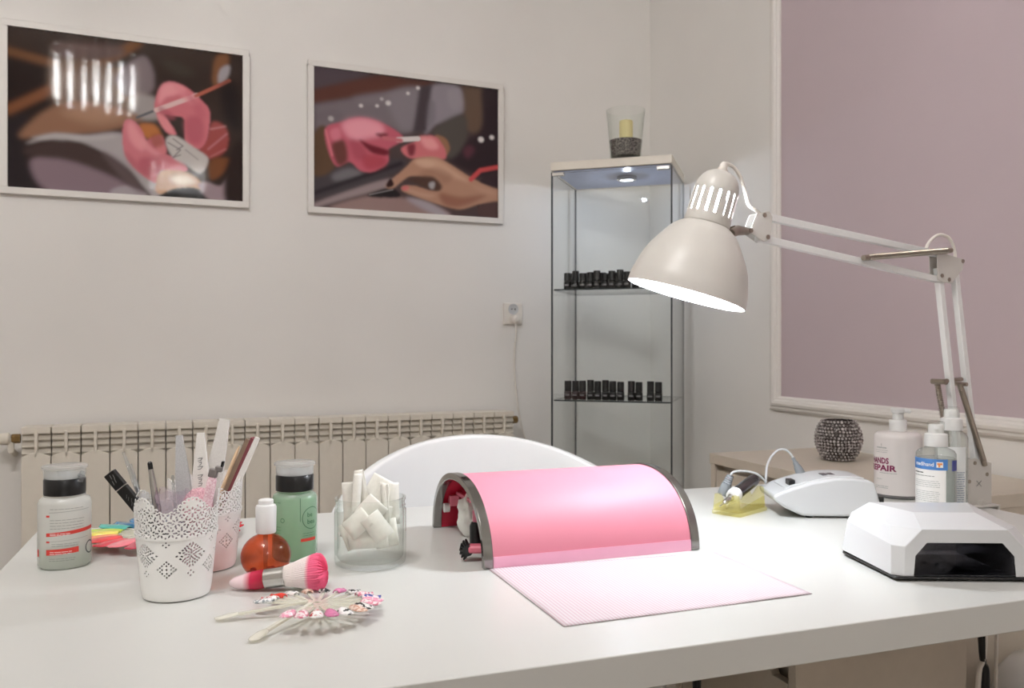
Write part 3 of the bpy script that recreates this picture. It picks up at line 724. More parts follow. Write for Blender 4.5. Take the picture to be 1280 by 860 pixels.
m.add(vs,fs); tw=m.build('paper_towel',tm,origin=(o.x,o.y,DESK),solid=.0006); tag(tw,'thin pink ribbed paper towel lying flat before the arm rest','paper towel',loc=(o.x,o.y,DESK))

# ================================================================== BOTTLES AND JARS ON THE LEFT
def text_mesh(s,bold=0):
    c=bpy.data.curves.new('t','FONT'); c.body=s; c.offset=bold; c.size=1; c.resolution_u=3
    o=bpy.data.objects.new('t',c); COL.objects.link(o); dg=bpy.context.evaluated_depsgraph_get()
    me=bpy.data.meshes.new_from_object(o.evaluated_get(dg)); v=[(p.co.x,p.co.y) for p in me.vertices]; f=[tuple(p.vertices) for p in me.polygons]
    bpy.data.objects.remove(o); bpy.data.meshes.remove(me); bpy.data.curves.remove(c)
    x0=min(p[0] for p in v); x1=max(p[0] for p in v); y0=min(p[1] for p in v); y1=max(p[1] for p in v)
    return [((x-x0)/(x1-x0),(y-y0)/(y1-y0)) for x,y in v],f
class Wrap:
    """flat marks bent round an oval bottle; s = arc position (0 faces -y), z = height"""
    def __init__(s,rx,ry,off=.0003): s.rx,s.ry,s.off=rx,ry,off; s.m=MB()
    def P(s,a,z): t=a/s.rx; return ((s.rx+s.off)*math.sin(t),-(s.ry+s.off)*math.cos(t),z)
    def rect(s,a0,a1,z0,z1,mi=0,sk=0):
        n=max(2,int((a1-a0)/.003)); vs=[]
        for i in range(n+1):
            a=a0+(a1-a0)*i/n; d=sk*(a-a0)
            vs+=[s.P(a,z0+d),s.P(a,z1+d)]
        s.m.add(vs,[(2*i,2*i+2,2*i+3,2*i+1) for i in range(n)],mi)
    def text(s,t,a0,a1,z0,z1,mi=0,bold=.012):
        v,f=text_mesh(t,bold); s.m.add([s.P(a0+(a1-a0)*x,z0+(z1-z0)*y) for x,y in v],f,mi)
    def ring(s,a,z,r,w,mi=0,n=28):
        vs=[]
        for i in range(n):
            c,k=math.cos(2*PI*i/n),math.sin(2*PI*i/n); vs+=[s.P(a+c*r,z+k*r),s.P(a+c*(r-w),z+k*(r-w))]
        s.m.add(vs,[(2*i,(2*i+2)%(2*n),(2*i+3)%(2*n),2*i+1) for i in range(n)],mi)
    def lines(s,a0,a1,zs,h=.0007,mi=0,jit=.3):
        for z in zs:
            a=a0
            while a<a1-.002:
                w=random.uniform(.003,.008); s.rect(a,min(a+w,a1-random.random()*jit*.01),z,z+h,mi); a+=w+.0008
    def done(s,name,mats,parent):
        parent=next((k for k in kids(parent) if k.name.startswith('bottle_body')),parent)
        return s.m.build(name,mats,parent,smooth=0,weld=False)
ink=mat('grey ink',(96,98,100),.6,noise=0); inkl=mat('pale grey ink',(168,172,170),.6,noise=0); red=mat('red ink',(214,62,52),.55,noise=0)
wht=mat('white ink',(245,244,242),.6,noise=0); blue=mat('blue ink',(74,128,196),.5,noise=.02); navy=mat('navy ink',(58,66,140),.5,noise=0); plum=mat('plum ink',(134,30,84),.5,noise=0); org=mat('orange ink',(236,150,90),.5,noise=0)
def pump_bottle(label,loc,rz,rx,ry,h,level,liqm,shell='frost',name='pump_bottle'):
    t=thing(name,label,'bottle',loc,rz); k=ry/rx; hb=h
    m=MB(); m.lathe([(0,.0005),(rx-.003,.0005),(rx,.004),(rx,hb-.008),(rx-.002,hb-.003),(rx-.007,hb),(.0245,hb+.002)],44,ry=k,close=False); m.build('bottle_body',M[shell],t,smooth=50)
    m=MB(); m.lathe([(0,.0015),(rx-.0045,.0015),(rx-.0018,.005),(rx-.0018,level),(0,level)],44,ry=k); m.build('liquid',liqm,t,smooth=50)
    m=MB(); m.lathe([(0,hb+.0022),(.0238,hb+.0022),(.0242,hb+.004),(.0242,hb+.021),(.0232,hb+.0225),(0,hb+.0225)],40); m.build('collar',M['black'],t)
    m=MB(); m.lathe([(.0225,hb+.0228),(.0225,hb+.026),(.0205,hb+.0262),(.0202,hb+.0245),(.008,hb+.0245),(.006,hb+.031),(0,hb+.031)],36); m.build('pump_dish',M['lgrey'],next(k for k in kids(t) if k.name.startswith('collar')))
    m=MB(); m.lathe([(.0238,hb+.0228),(.0242,hb+.034),(.0265,hb+.035),(.0265,hb+.0375),(.025,hb+.0385),(0,hb+.0388)],40,close=False); m.build('flip_lid',M['frostlid'],t)
    return t
p=place(81,715,.032)
b1=pump_bottle('pump bottle with red printed panels at the left end of the desk',p,facing(81),.0305,.028,.0885,.019,M['liquid'])
W_=Wrap(.0305,.028)
W_.rect(-.022,.040,.0420,.0465,0,.07); W_.rect(-.022,.016,.0190,.0260,0,.05); W_.rect(-.022,-.0175,.066,.0685,0); W_.rect(-.022,-.0175,.0345,.0366,0); W_.rect(-.041,-.036,.016,.025,0)
W_.rect(-.018,.032,.0715,.0720,1,.03); W_.rect(-.017,.030,.0358,.0362,1,.05); W_.lines(-.017,.024,[.0755,.062,.0585,.055,.0515],.0006,1); W_.lines(-.015,.018,[.0325,.030],.0006,1); W_.lines(-.018,.012,[.0145,.012],.0005,1)
W_.ring(.034,.024,.0085,.0018,3)
W_.off=.0006; W_.lines(-.017,.006,[.0435,.0452],.0006,2); W_.lines(-.017,.010,[.0205,.0228],.0006,2)
W_.done('printed_label',[red,mat('soft grey ink',(150,152,150),.6,noise=0),wht,ink],b1)
m=MB(); m.box(-.0035,.0035,-.003,.002,0,.014); m.box(-.006,.006,-.002,.001,.006,.010)
m.M=Matrix.Identity(4); o=m.build('lid_clip',M['clearpl'],b1,bevel=.0015); o.location=(.016,-.0205,.107); o.rotation_euler=(0,.4,.65)
p=place(368.5,700,.026); p=c2w((368.5-640)/F*1.10,1.10,DESK)
b2=pump_bottle('pump bottle full of green liquid between amber bottle and glass jar',p,facing(368),.0288,.0265,.0875,.082,M['greenliq'],'frostgreen')
W_=Wrap(.029,.0265); W_.ring(.0235,.0555,.0145,.001,0); W_.rect(.0065,.0072,.052,.082,0); W_.text('be',.0165,.0245,.0570,.0630,0); W_.text('bea',.0165,.029,.048,.054,0)
W_.rect(.0075,.031,.026,.030,1); W_.lines(.010,.030,[.036,.033],.0006,0); W_.lines(-.034,-.016,[.076,.045,.041,.037],.0006,0); W_.ring(-.016,.054,.003,.0008,0); W_.lines(-.036,-.014,[.030,.027,.024],.0006,0)
W_.done('printed_label',[mat('dark green ink',(74,98,82),.6,noise=0),red],b2)

# amber cuticle oil
p=c2w((332.5-640)/F*1.005,1.005,DESK)
am=thing('oil_bottle','round amber oil bottle with a white dropper cap','bottle',p,facing(332))
prof=[(0,.0006),(.016,.0006)]+[(.0293*math.cos(t),.0268+.0272*math.sin(t)) for t in [R(a) for a in range(-60,71,10)]]+[(.0085,.0535),(.0085,.058)]
m=MB(); m.lathe(prof,44,close=False); m.build('flask',M['amber'],am,smooth=60)
m=MB()
for i in range(26):
    a=random.uniform(0,6.28); r_=random.uniform(.002,.018); z=random.uniform(.004,.010)
    m.ball((r_*math.cos(a),r_*math.sin(a),z),.005,8,(random.uniform(.6,1.3),random.uniform(.5,1.2),random.uniform(.25,.7)))
o=m.build('petals',mat('dark red petals',(122,18,20),.7,noise=.2),am); o['kind']='stuff'
m=MB(); m.lathe([(0,.009),(.0022,.010),(.0026,.03),(.0026,.056),(0,.056)],10,(-.0005,0,0)); m.build('pipette',M['clearpl'],am)
m=MB(); m.lathe([(0,.0545),(.0112,.0545),(.0118,.056),(.0122,.085),(.0112,.0875),(.0088,.0885),(.0088,.0935),(.0075,.0945),(0,.0948)],32); m.build('cap',M['white'],am,smooth=40)

# glass jar of wipes
p=place(463,717,.045); 
jr=thing('glass_jar','clear wide glass jar filled with white folded wipes','jar',p)
m=MB(); m.lathe([(0,.001),(.040,.001),(.0445,.004),(.0452,.010),(.0452,.070),(.0435,.073),(.0445,.075),(.0435,.0775),(.0435,.081),(.0447,.083),(.0447,.0855),(.0425,.086),(.0412,.083),(.0412,.075),(.0422,.070),(.0422,.013),(.039,.008),(0,.007)],52,close=False); m.build('glass',M['clear'],jr,smooth=40)
def wipe(c,ang,tilt,w,l,label,fold=.004,z0=0):
    t=MB(); n=8
    # a folded strip: two leaves joined at a rounded fold
    vs=[]
    for s_ in (-1,1):
        for i in range(n+1):
            q=i/n; bow=.0018*math.sin(q*PI*1.4); vs.append((s_,q,bow))
    prof=[( fold*(1-math.cos(PI*k/6))/2-fold/2, math.sin(PI*k/6)*fold*.6) for k in range(7)]
    line=[(-fold/2,-l/2)]+[(-fold/2+.0004*math.sin(k),-l/2+l*k/5) for k in range(1,5)]+[(a,b+l/2) for a,b in prof]+[(fold/2+.0006*math.sin(k*2),l/2-l*k/5*.93) for k in range(1,6)]
    V_=[]
    for a,b in line: V_+=[(-w/2,a,b),(w/2,a,b)]
    t.M=Matrix.Translation(Vector(c))@Matrix.Rotation(ang,4,'Z')@Matrix.Rotation(tilt[0],4,'X')@Matrix.Rotation(tilt[1],4,'Y')
    t.add(V_,[(2*i,2*i+1,2*i+3,2*i+2) for i in range(len(line)-1)])
    o=t.build('folded_wipe',M['cellulose'],origin=c,smooth=60,solid=.0009); return tag(o,label,'wipe','folded wipes in the glass jar',loc=c)
jc=p; CR=-R(YAW)
def jp(r,f,h): q=c2w(0,0,0); d=c2w(r,f,0); return Vector((jc.x+d.x,jc.y+d.y,DESK+h))
wl=[ # right, forward, centre height, turn, tilt x, tilt y, width, length, label
 (-.028,.004,.076,.15,.04,-.06,.015,.050,'folded white wipe at the far left of the jar, square end up'),
 (-.017,-.006,.080,.45,-.03,.07,.010,.066,'narrow folded wipe standing second from the left in the jar'),
 (-.009,.002,.084,-.35,.05,-.18,.012,.066,'tallest folded wipe standing upright left of the jar centre'),
 (.004,.018,.082,.05,-.08,.50,.034,.048,'wide wipe leaning to the right across the back of the jar'),
 (.002,-.016,.070,.0,.12,.76,.030,.030,'wipe with a corner pointing up at the jar front'),
 (.010,.006,.078,.5,.08,.28,.014,.044,'small wipe between the wide leaning wipe and the right side'),
 (.020,-.008,.076,-.7,.0,-.05,.010,.050,'slim folded wipe right of the jar centre'),
 (.029,.004,.075,.25,.03,-.03,.014,.050,'rounded folded wipe at the far right of the jar'),
 (-.012,-.026,.056,-.1,-.1,.85,.026,.030,'wipe lying diagonally against the front glass on the left'),
 (.014,-.027,.052,.1,-.08,-.65,.026,.032,'wipe lying diagonally against the front glass on the right'),
 (-.020,-.010,.040,.3,-.2,1.2,.034,.028,'pale wipe low in the jar on the left'),
 (.020,-.006,.040,-.3,-.25,1.3,.034,.028,'pale wipe low in the jar on the right'),
 (.000,-.024,.038,.05,.05,1.5,.024,.046,'crosswise wipe lowest in the jar at the front'),
 (.000,.020,.054,.1,.0,.1,.058,.062,'broad wipe filling the middle of the jar'),
 (-.006,.004,.052,-.15,.0,.2,.060,.050,'broad wipe behind the left standing wipes'),
]
for r_,f_,h_,a_,tx,ty,w_,l_,lb in wl: wipe(jp(r_,f_,h_),CR+a_,(tx,ty),w_,l_,lb)

# ================================================================== LACE POTS
def lace_mesh():
    NU,NV=520,232; z0,z1=.026,.115; Hh=.115
    uu=(np.arange(NU)+.5)/NU*5; sec=uu%1.0                       # five repeats round the pot, peak in the middle of each
    s=(sec-.5)*.0525                                             # arc position about the peak
    zz=z0+(np.arange(NV)+.5)/NV*(z1-z0)
    Sg,Zg=np.meshgrid(s,zz); hole=np.zeros_like(Sg,bool)
    def ell(cs,cz,a,b,rot=0):
        nonlocal hole
        for sh in (-.0525,0,.0525):
            d=Sg-cs-sh; e=Zg-cz; c,k=math.cos(rot),math.sin(rot)
            hole|=((d*c+e*k)/a)**2+((-d*k+e*c)/b)**2<1
    def diamond(cs,cz,w,h,n,sz):
        for i in range(n):
            for j in range(n):
                x=(i-j)/(n-1)*w/2; y=(i+j-(n-1))/(n-1)*h/2
                if not(i in(0,n-1) or j in(0,n-1)) and (i+j)%2==1 and n>4: continue
                ell(cs+x,cz+y,sz,sz*.9,PI/4)
    # top zone: rows of rosettes with filler dots
    for row,cz in enumerate((.0770,.0880,.0990)):
        for k in range(5):
            cs=-.021+.0105*k+(.00525 if row%2 else 0)
            for q in range(6):
                a=2*PI*q/6+.3*row+.5*k; ell(cs+.0034*math.cos(a),cz+.0035*math.sin(a),.00165,.00095,a)
            ell(cs+.00525,cz+.0003,.0010,.0010,.4); ell(cs+.00525,cz+.0055,.0009,.0013,.2); ell(cs+.00525,cz-.0050,.0009,.0012,-.3)
    # lower zone: a large lozenge of drop-shaped holes under every peak, a small dotted lozenge between
    for ring,(n,kk) in enumerate(((4,.16),(9,.40),(15,.66),(22,.93))):
        for q in range(n):
            a=2*PI*(q+.37*ring)/n; L1=abs(math.cos(a))/.0172+abs(math.sin(a))/.0142; r_=kk/L1
            ell(r_*math.cos(a),.0520+r_*math.sin(a),.00155,.00098,a+.5*math.sin(3*q+ring))
    diamond(.02625,.0375,.0200,.0170,5,.00118); diamond(0,.0318,.0060,.0054,2,.00105); diamond(.02625,.0645,.0062,.0048,2,.00105)
    # scalloped rim: ring of small loops following a wave
    top=.1040+.0082*np.cos(2*PI*(Sg/.0525))
    body=Zg<top
    nl=13; keep=body.copy()
    for q in range(nl):
        cs=(q/nl-.5)*.0525+.002; cz=.1040+.0082*math.cos(2*PI*cs/.0525)+.0004
        for sh in (-.0525,0,.0525):
            d=np.hypot(Sg-cs-sh,(Zg-cz)*1.0); keep|=d<.0026; hole|=d<.00115
    solid=keep&~hole
    m=MB(); vs=[]
    def rad(z):
        r_=.0355+(.0425-.0355)*min(z/.072,1)+(.0018*max(0,z-.072)/.04)
        if abs(z-.0715)<.0022: r_+=.0009
        return r_
    zs=[z0+(z1-z0)*j/NV for j in range(NV+1)]
    for z in zs:
        r_=rad(z)
        for i in range(NU):
            a=2*PI*i/NU; vs.append((r_*math.cos(a),r_*math.sin(a),z))
    jj,ii=np.nonzero(solid); i2=(ii+1)%NU
    fs=[(int(a*NU+b),int(a*NU+c),int((a+1)*NU+c),int((a+1)*NU+b)) for a,b,c in zip(jj,ii,i2)]
    used=sorted({k for f in fs for k in f}); mp_={k:i for i,k in enumerate(used)}
    m.v=[Vector(vs[k]) for k in used]; m.f=[tuple(mp_[k] for k in f) for f in fs]; m.m=[0]*len(fs)
    base=MB(); base.lathe([(0,.0012),(.033,.0012),(.0348,.002),(.0355,.004)]+[(rad(.004+.022*k/6),.004+.022*k/6) for k in range(1,7)],NU,close=False)
    m.add(base.v,base.f,0)
    return m
potmat=mat('white lacquered metal',(236,235,232),.35,noise=.005)
potpink=gradmat('white to blush plastic',2,.02,.075,[(0,(236,206,204)),(1,(238,234,232))],.35)
LM=lace_mesh()
p1=place(221,755,.0355); po1=thing('lace_pot','white lace-edged pot of brushes in the left foreground','pot',p1,R(-YAW-90-18+6)-math.atan((221-640)/F)+R(69))
lm=LM.build('lace_body',potmat,po1,solid=.0009,smooth=40)
p2=place(257,718,.0355); po2=thing('lace_pot','white lace-edged pot with a blush base behind the front pot','pot',p2,R(20))
c=lm.copy(); c.data=lm.data.copy(); c.data.materials[0]=potpink; COL.objects.link(c); c.parent=po2
# ================================================================== TOOLS IN THE POTS
f1=(p1-Vector((0,0,p1.z))); F1=sy_*p1.x+cy_*p1.y; F2=sy_*p2.x+cy_*p2.y
def stick(fc,top,bot,dt=0,db=0):
    """frame with z from the lower to the upper end and y facing away from the camera"""
    a=PF(bot[0],bot[1],fc+db); b=PF(top[0],top[1],fc+dt)
    a.z=max(a.z,DESK+.0065)
    t=(b-a).normalized(); n=c2w(0,1,0); n=(n-t*n.dot(t)).normalized(); u=n.cross(t)
    Mx=Matrix(((u.x,n.x,t.x,a.x),(u.y,n.y,t.y,a.y),(u.z,n.z,t.z,a.z),(0,0,0,1))); return Mx,(b-a).length,a
XZ=Matrix(((1,0,0,0),(0,0,1,0),(0,1,0,0),(0,0,0,1)))
def flat(name,label,cat,fc,top,bot,outline,th,mats,dt=0,db=0,grp=None,text=None,core=None):
    Mx,L,a=stick(fc,top,bot,dt,db)
    t=thing(name,label,cat,a,0,grp); m=MB(); m.M=Mx@XZ
    pts=[(x,y*L) for x,y in outline]
    if core is None: m.prism(pts,-th/2,th/2,0)
    else:
        m.prism(pts,-th/2,-th/6,0); m.prism([(x*.99,y) for x,y in pts],-th/6,th/6,1); m.prism(pts,th/6,th/2,0)
    m.build('file_board',mats,t,origin=a,bevel=.0003)
    if text:
        k=MB(); k.M=Mx@XZ; zz=-th/2-.0003
        for q in range(11):                # worn, unreadable script running down the file
            y0=L*text[2]-text[4]*q/11; a_=.0022+.0008*math.sin(q*2.7)
            for (xa,ya),(xb,yb) in (((-a_,0),(a_,.0008)),((a_,.0008),(.0006,-.0022)),((.0006,-.0022),(-a_,-.0028))):
                if (q*3+int(1e5*ya))%4==0: continue
                dx,dy=xb-xa,yb-ya; l_=math.hypot(dx,dy); nx,ny=-dy/l_*.00032,dx/l_*.00032
                k.add([(xa+nx,y0+ya+ny,zz),(xa-nx,y0+ya-ny,zz),(xb-nx,y0+yb-ny,zz),(xb+nx,y0+yb+ny,zz)],[(0,1,2,3)])
        k.build('printed_text',ink,t,origin=a,smooth=0,weld=False)
    return t
hexf=lambda w,tip=.42: [(-w/2*.8,0),(w/2*.8,0),(w/2,.12),(w/2,.72),(w/2*tip,1),(-w/2*tip,1),(-w/2,.72),(-w/2,.12)]
glit=speckle('grey glitter grit',(168,168,168),(206,206,208),1500,.5,lo=.35,hi=.65); grit=speckle('pale grey grit',(210,207,203),(222,219,215),1400,.8); grit2=speckle('white grit',(228,225,220),(236,233,229),1400,.8); core_=mat('file core',(228,226,224),.6); brn=mat('brown file',(150,130,110),.7,noise=.1); wood=mat('orange wood',(226,196,160),.6,noise=.08,scale=120)
flat('nail_file','grey glitter nail file standing in the front lace pot','nail file',F1,(224,544),(240,735),hexf(.0165),.0035,[glit,core_],.022,.012,core=1)
flat('nail_file','white nail file with faint dark script printed on it in the front lace pot','nail file',F1,(251,541),(252,735),hexf(.0185),.004,[grit2,core_],.014,.008,text=('Premium',0.0,.86,.005,.052))
flat('nail_file','tallest pale grey nail file leaning right at the back of the front pot','nail file',F1,(281,524),(243,735),hexf(.0185,.62),.004,[grit,core_],.036,.02)
# black polish pen
Mx,L,a=stick(F1,(137,591),(246,722),-.004,.006)
t=thing('polish_pen','black square pen leaning far left out of the front lace pot','pen',a)
m=MB(); m.M=Mx; m.box(-.0062,.0062,-.004,.004,0,L*.86); m.build('barrel',M['black'],t,bevel=.0008,origin=a)
m=MB(); m.M=Mx; m.box(-.0063,.0063,-.0041,.0041,L*.865,L); m.build('cap',M['black'],t,bevel=.0008,origin=a)
k=MB(); k.M=Mx@XZ
for q in range(9): k.add([(x+.0012*math.sin(q*2.3),L*(.60+.022*q)+y,-.0043) for x,y in ((-.0015,0),(-.0011,0),(.0018,.003),(.0014,.003))],[(0,1,2,3)])
for x_,y_ in ((-.003,.905),(.0005,.91),(-.001,.95),(.002,.94)): k.add([(x_+a_,L*y_+b_,-.0044) for a_,b_ in ((0,0),(.0006,0),(.0016,.005),(.001,.005))],[(0,1,2,3)])
k.build('printed_text',mat('silver ink',(170,170,172),.3,.8),t,origin=a,smooth=0,weld=False)
# clear brushes
for top,bot,d,lb in (((154,565),(216,735),.015,'thin clear-tipped brush behind the black pen in the front pot'),((163,580),(206,735),.021,'second thin clear-tipped brush between black pen and silver brush')):
    Mx,L,a=stick(F1,top,bot,d,d); t=thing('detail_brush',lb,'brush',a)
    m=MB(); m.M=Mx; m.lathe([(.0022,0),(.003,.01),(.0034,L*.55),(.0026,L*.72)],12); m.build('handle',M['clearpl'],t,origin=a)
    m=MB(); m.M=Mx; m.lathe([(.0014,.002),(.0014,L*.74)],8); m.build('core',mat('dark core',(70,72,80),.3),t,origin=a)
    m=MB(); m.M=Mx; m.lathe([(.0026,L*.72),(.0028,L*.8),(.0014,L)],12); m.build('sleeve',M['clearpl'],t,origin=a)
Mx,L,a=stick(F1,(187,577),(212,735),.0,.006); t=thing('silver_brush','silver metal brush with a black tip in the front pot','brush',a)
m=MB(); m.M=Mx; m.lathe([(.0028,0),(.0034,.02),(.0036,L*.55),(.0046,L*.62),(.0042,L*.7),(.003,L*.9),(.0027,L*.94)],16); m.build('handle',M['chrome'],t,origin=a)
m=MB(); m.M=Mx; m.lathe([(.0027,L*.94),(.0026,L*.99),(.0014,L)],12); m.build('tip',M['black'],t,origin=a)
Mx,L,a=stick(F1,(216,594),(226,735),.03,.02); t=thing('beaded_pick','thin clear beaded pick behind the silver brush','pick',a)
m=MB(); m.M=Mx; m.lathe([(.0012+.0009*(k%2),L*k/40) for k in range(41)],10); m.build('shaft',M['clearpl'],t,origin=a)
# pink tool with grey tip
Mx,L,a=stick(F1,(268,586),(237,735),-.012,-.004); t=thing('cuticle_trimmer','pink translucent cuticle tool with a grey hooked tip in the front pot','cuticle tool',a)
pinkg=speckle('pink glitter plastic',(222,178,190),(240,214,220),500,.3)
m=MB(); m.M=Mx; m.lathe([(.0035,0),(.005,.01),(.0056,L*.5),(.0052,L*.9),(.004,L*.93)],16); m.build('handle',pinkg,t,origin=a)
m=MB(); m.M=Mx; m.box(-.005,.0045,-.003,.003,L*.93,L*1.0); m.box(.001,.009,-.0028,.0028,L*.985,L*1.03); m.build('head',mat('grey tool head',(120,114,112),.4),t,bevel=.0012,origin=a)
m=MB(); m.M=Mx; m.box(.0065,.0092,-.002,.002,L*1.03,L*1.075); m.build('blade',M['black'],t,bevel=.0005,origin=a)
# pink dusting brush head
Mx,L,a=stick(F1,(250,618),(226,735),.004,.0); t=thing('dusting_brush','round pink dusting brush standing in the front pot','brush',a)
m=MB(); m.M=Mx; m.lathe([(.003,0),(.004,.01),(.0045,L*.6),(.006,L*.66)],16); m.build('handle',pinkg,t,origin=a)
bm=bmesh.new(); bmesh.ops.create_icosphere(bm,subdivisions=5,radius=1)
for v in bm.verts:
    n=v.co.normalized(); d=1+.05*random.uniform(-1,1); v.co=Mx@Vector((n.x*.0165*d,n.y*.0150*d,L*.86+n.z*.022*d))-a
me=bpy.data.meshes.new('bristles'); bm.to_mesh(me); bm.free(); me.materials.append(speckle('rose bristles',(204,156,166),(224,184,192),900,.8)); o=bpy.data.objects.new('bristles',me); COL.objects.link(o); o.parent=t
# lilac plastic wrap
Mx,L,a=stick(F1,(216,614),(214,735),-.004,.0); t=thing('plastic_sleeve','clear lilac plastic sleeve bunched inside the front pot','plastic sleeve',a)
m=MB(); m.M=Mx; vs=[]; n=40
for j in range(9):
    z=L*(.25+.75*j/8)
    for i in range(n):
        q=2*PI*i/n; r_=.0145+.0025*math.sin(5*q+j)+.001*math.sin(11*q-2*j)+.002*j/8; vs.append((r_*1.05*math.cos(q),r_*.8*math.sin(q),z+.003*math.sin(3*q)*(j==8)))
m.add(vs,[(j*n+i,j*n+(i+1)%n,(j+1)*n+(i+1)%n,(j+1)*n+i) for j in range(8) for i in range(n)])
m.build('sleeve',glass('lilac film',(248,243,248),ior=1.4,rough=.08,body=(232,222,232),bodymix=.22),t,origin=a)
# second pot
Mx,L,a=stick(F2,(299,558),(242,700),.0,.0); t=thing('wooden_stick','thin pale wooden stick, leftmost leaning in the rear lace pot','stick',a)
m=MB(); m.M=Mx; m.lathe([(.0016,0),(.0022,.01),(.0022,L*.93),(.001,L)],12); m.build('stick',wood,t,origin=a)
flat('nail_file','narrow brown nail file in the rear lace pot','nail file',F2,(310,549),(247,700),hexf(.0085,.7),.003,[brn,core_],.013,.011)
flat('nail_file','dark red edged thin nail file in the rear lace pot','nail file',F2,(317,547),(250,700),[(-.002,0),(.002,0),(.002,1),(-.002,1)],.012,[mat('dark red file',(122,60,66),.6),core_],.006,.0055)
flat('nail_file','white nail file, rightmost leaning in the rear lace pot','nail file',F2,(322,547),(254,700),hexf(.007,.8),.0035,[grit2,core_],-.002,-.001)

# ================================================================== MAKE-UP BRUSH
mbp=PZ(345,736); mbp=c2w((345-640)/F*.955,.955,DESK)
mb=thing('powder_brush','lying powder brush with pink-ended bristles and an ombre handle','brush',mbp,R(-YAW)+.02)
ca=MB(); RX=Matrix.Rotation(R(-7.5),4,'Y')@Matrix.Rotation(PI/2,4,'Y')
off=Matrix.Translation((0,0,.0148))
def lx(prof,n=32): m=MB(); m.M=off@RX; m.lathe(prof,n); return m
lx([(0,-.0535),(.0035,-.052),(.0065,-.046),(.0092,-.034),(.0106,-.022),(.0108,-.0125)]).build('handle',gradmat('ombre handle',0,-.054,-.011,[(0,(236,214,216)),(.42,(232,205,210)),(.62,(196,40,76)),(1,(150,12,40))],.2),mb,smooth=50)
lx([(.0108,-.0125),(.0113,-.012),(.0113,.0085),(.0118,.009),(.0118,.0105)]).build('ferrule',M['chrome'],mb)
m=MB(); m.M=off@RX; n=96; prof=[(.0112,.0102),(.0135,.020),(.0165,.030),(.019,.040),(.0205,.047),(.0195,.052),(.014,.0555),(.007,.057),(0,.0575)]
vs=[];fs=[]
for i,(r_,z) in enumerate(prof):
    for k in range(n):
        q=2*PI*k/n; rr=r_*(1+(.022 if k%2 else -.022)); vs.append((rr*math.cos(q),rr*math.sin(q)*.92,z+ .0012*math.cos(k*2.1)*(i>3)))
for i in range(len(prof)-1):
    for k in range(n): k2=(k+1)%n; fs.append((i*n+k,i*n+k2,(i+1)*n+k2,(i+1)*n+k))
m.add(vs,fs); m.build('bristles',gradmat('white to pink bristles',0,.01,.058,[(0,(240,232,228)),(.52,(242,228,228)),(.62,(240,112,148)),(1,(236,90,130))],.75,.5,(900,60,900)),mb,smooth=50)

# ================================================================== NAIL WHEELS
def nail_prof(m,L,w,z=0.0,lift=.0022,mi=0,x0=0,h=.0016):
    """almond nail along +x from x0, curved across"""
    nx,ny=12,6; vs=[]
    for i in range(nx+1):
        q=i/nx; ww=w*(.55+.45*math.sin(min(q*1.9,1)*PI/2))*math.sqrt(max(1-max(0,(q-.55)/.45)**2.2,0.0)) if q>.001 else w*.5
        for j in range(ny+1):
            v=-1+2*j/ny; vs.append((x0+L*q,ww/2*v,z+lift*math.sqrt(max(1-v*v*.95,0))*(.5+.5*math.sin(PI*min(q+.25,1)))))
    fs=[(i*(ny+1)+j,(i+1)*(ny+1)+j,(i+1)*(ny+1)+j+1,i*(ny+1)+j+1) for i in range(nx) for j in range(ny)]
    m.add(vs,fs,mi)
cream_pl=glass('milky clear plastic',(252,250,240),ior=1.4,body=(255,254,248),bodymix=.6)
wc=c2w((205-640)/F*1.21,1.21,DESK)
nw=thing('nail_colour_wheel','rainbow nail colour wheel lying on the desk behind the lace pots','nail wheel',wc,R(-YAW))
m=MB(); m.lathe([(0,.0005),(.022,.0005),(.022,.008),(.018,.0095),(0,.0095)],28); m.build('hub',cream_pl,nw)
cols=[(170,40,60),(190,40,48),(190,50,60),(190,150,200),(120,160,210),(150,190,220),(120,170,214),(104,160,206),(64,84,160),(60,130,180),(48,110,150),(88,180,170),(190,214,84),(232,220,110),(244,150,110),(236,90,92),(232,84,96),(244,140,150),(196,70,90),(150,30,50),(110,20,40),(60,20,30),(130,40,60),(170,60,80),(170,30,40)]
cols=cols[:24]; n=24
for k,c_ in enumerate(cols):
    a=2*PI*k/n; m=MB(); m.M=Matrix.Rotation(a,4,'Z')@Matrix.Rotation(R(-2),4,'Y')
    nail_prof(m,.050,.0265,.0065+.0016*(k%2),.004,0,.060); m.box(.016,.063,-.0022,.0022,.0065,.0085,1)
    m.build('nail_tip',[mat('nail colour',c_,.12,noise=0),cream_pl],nw,solid=.0009,smooth=50)

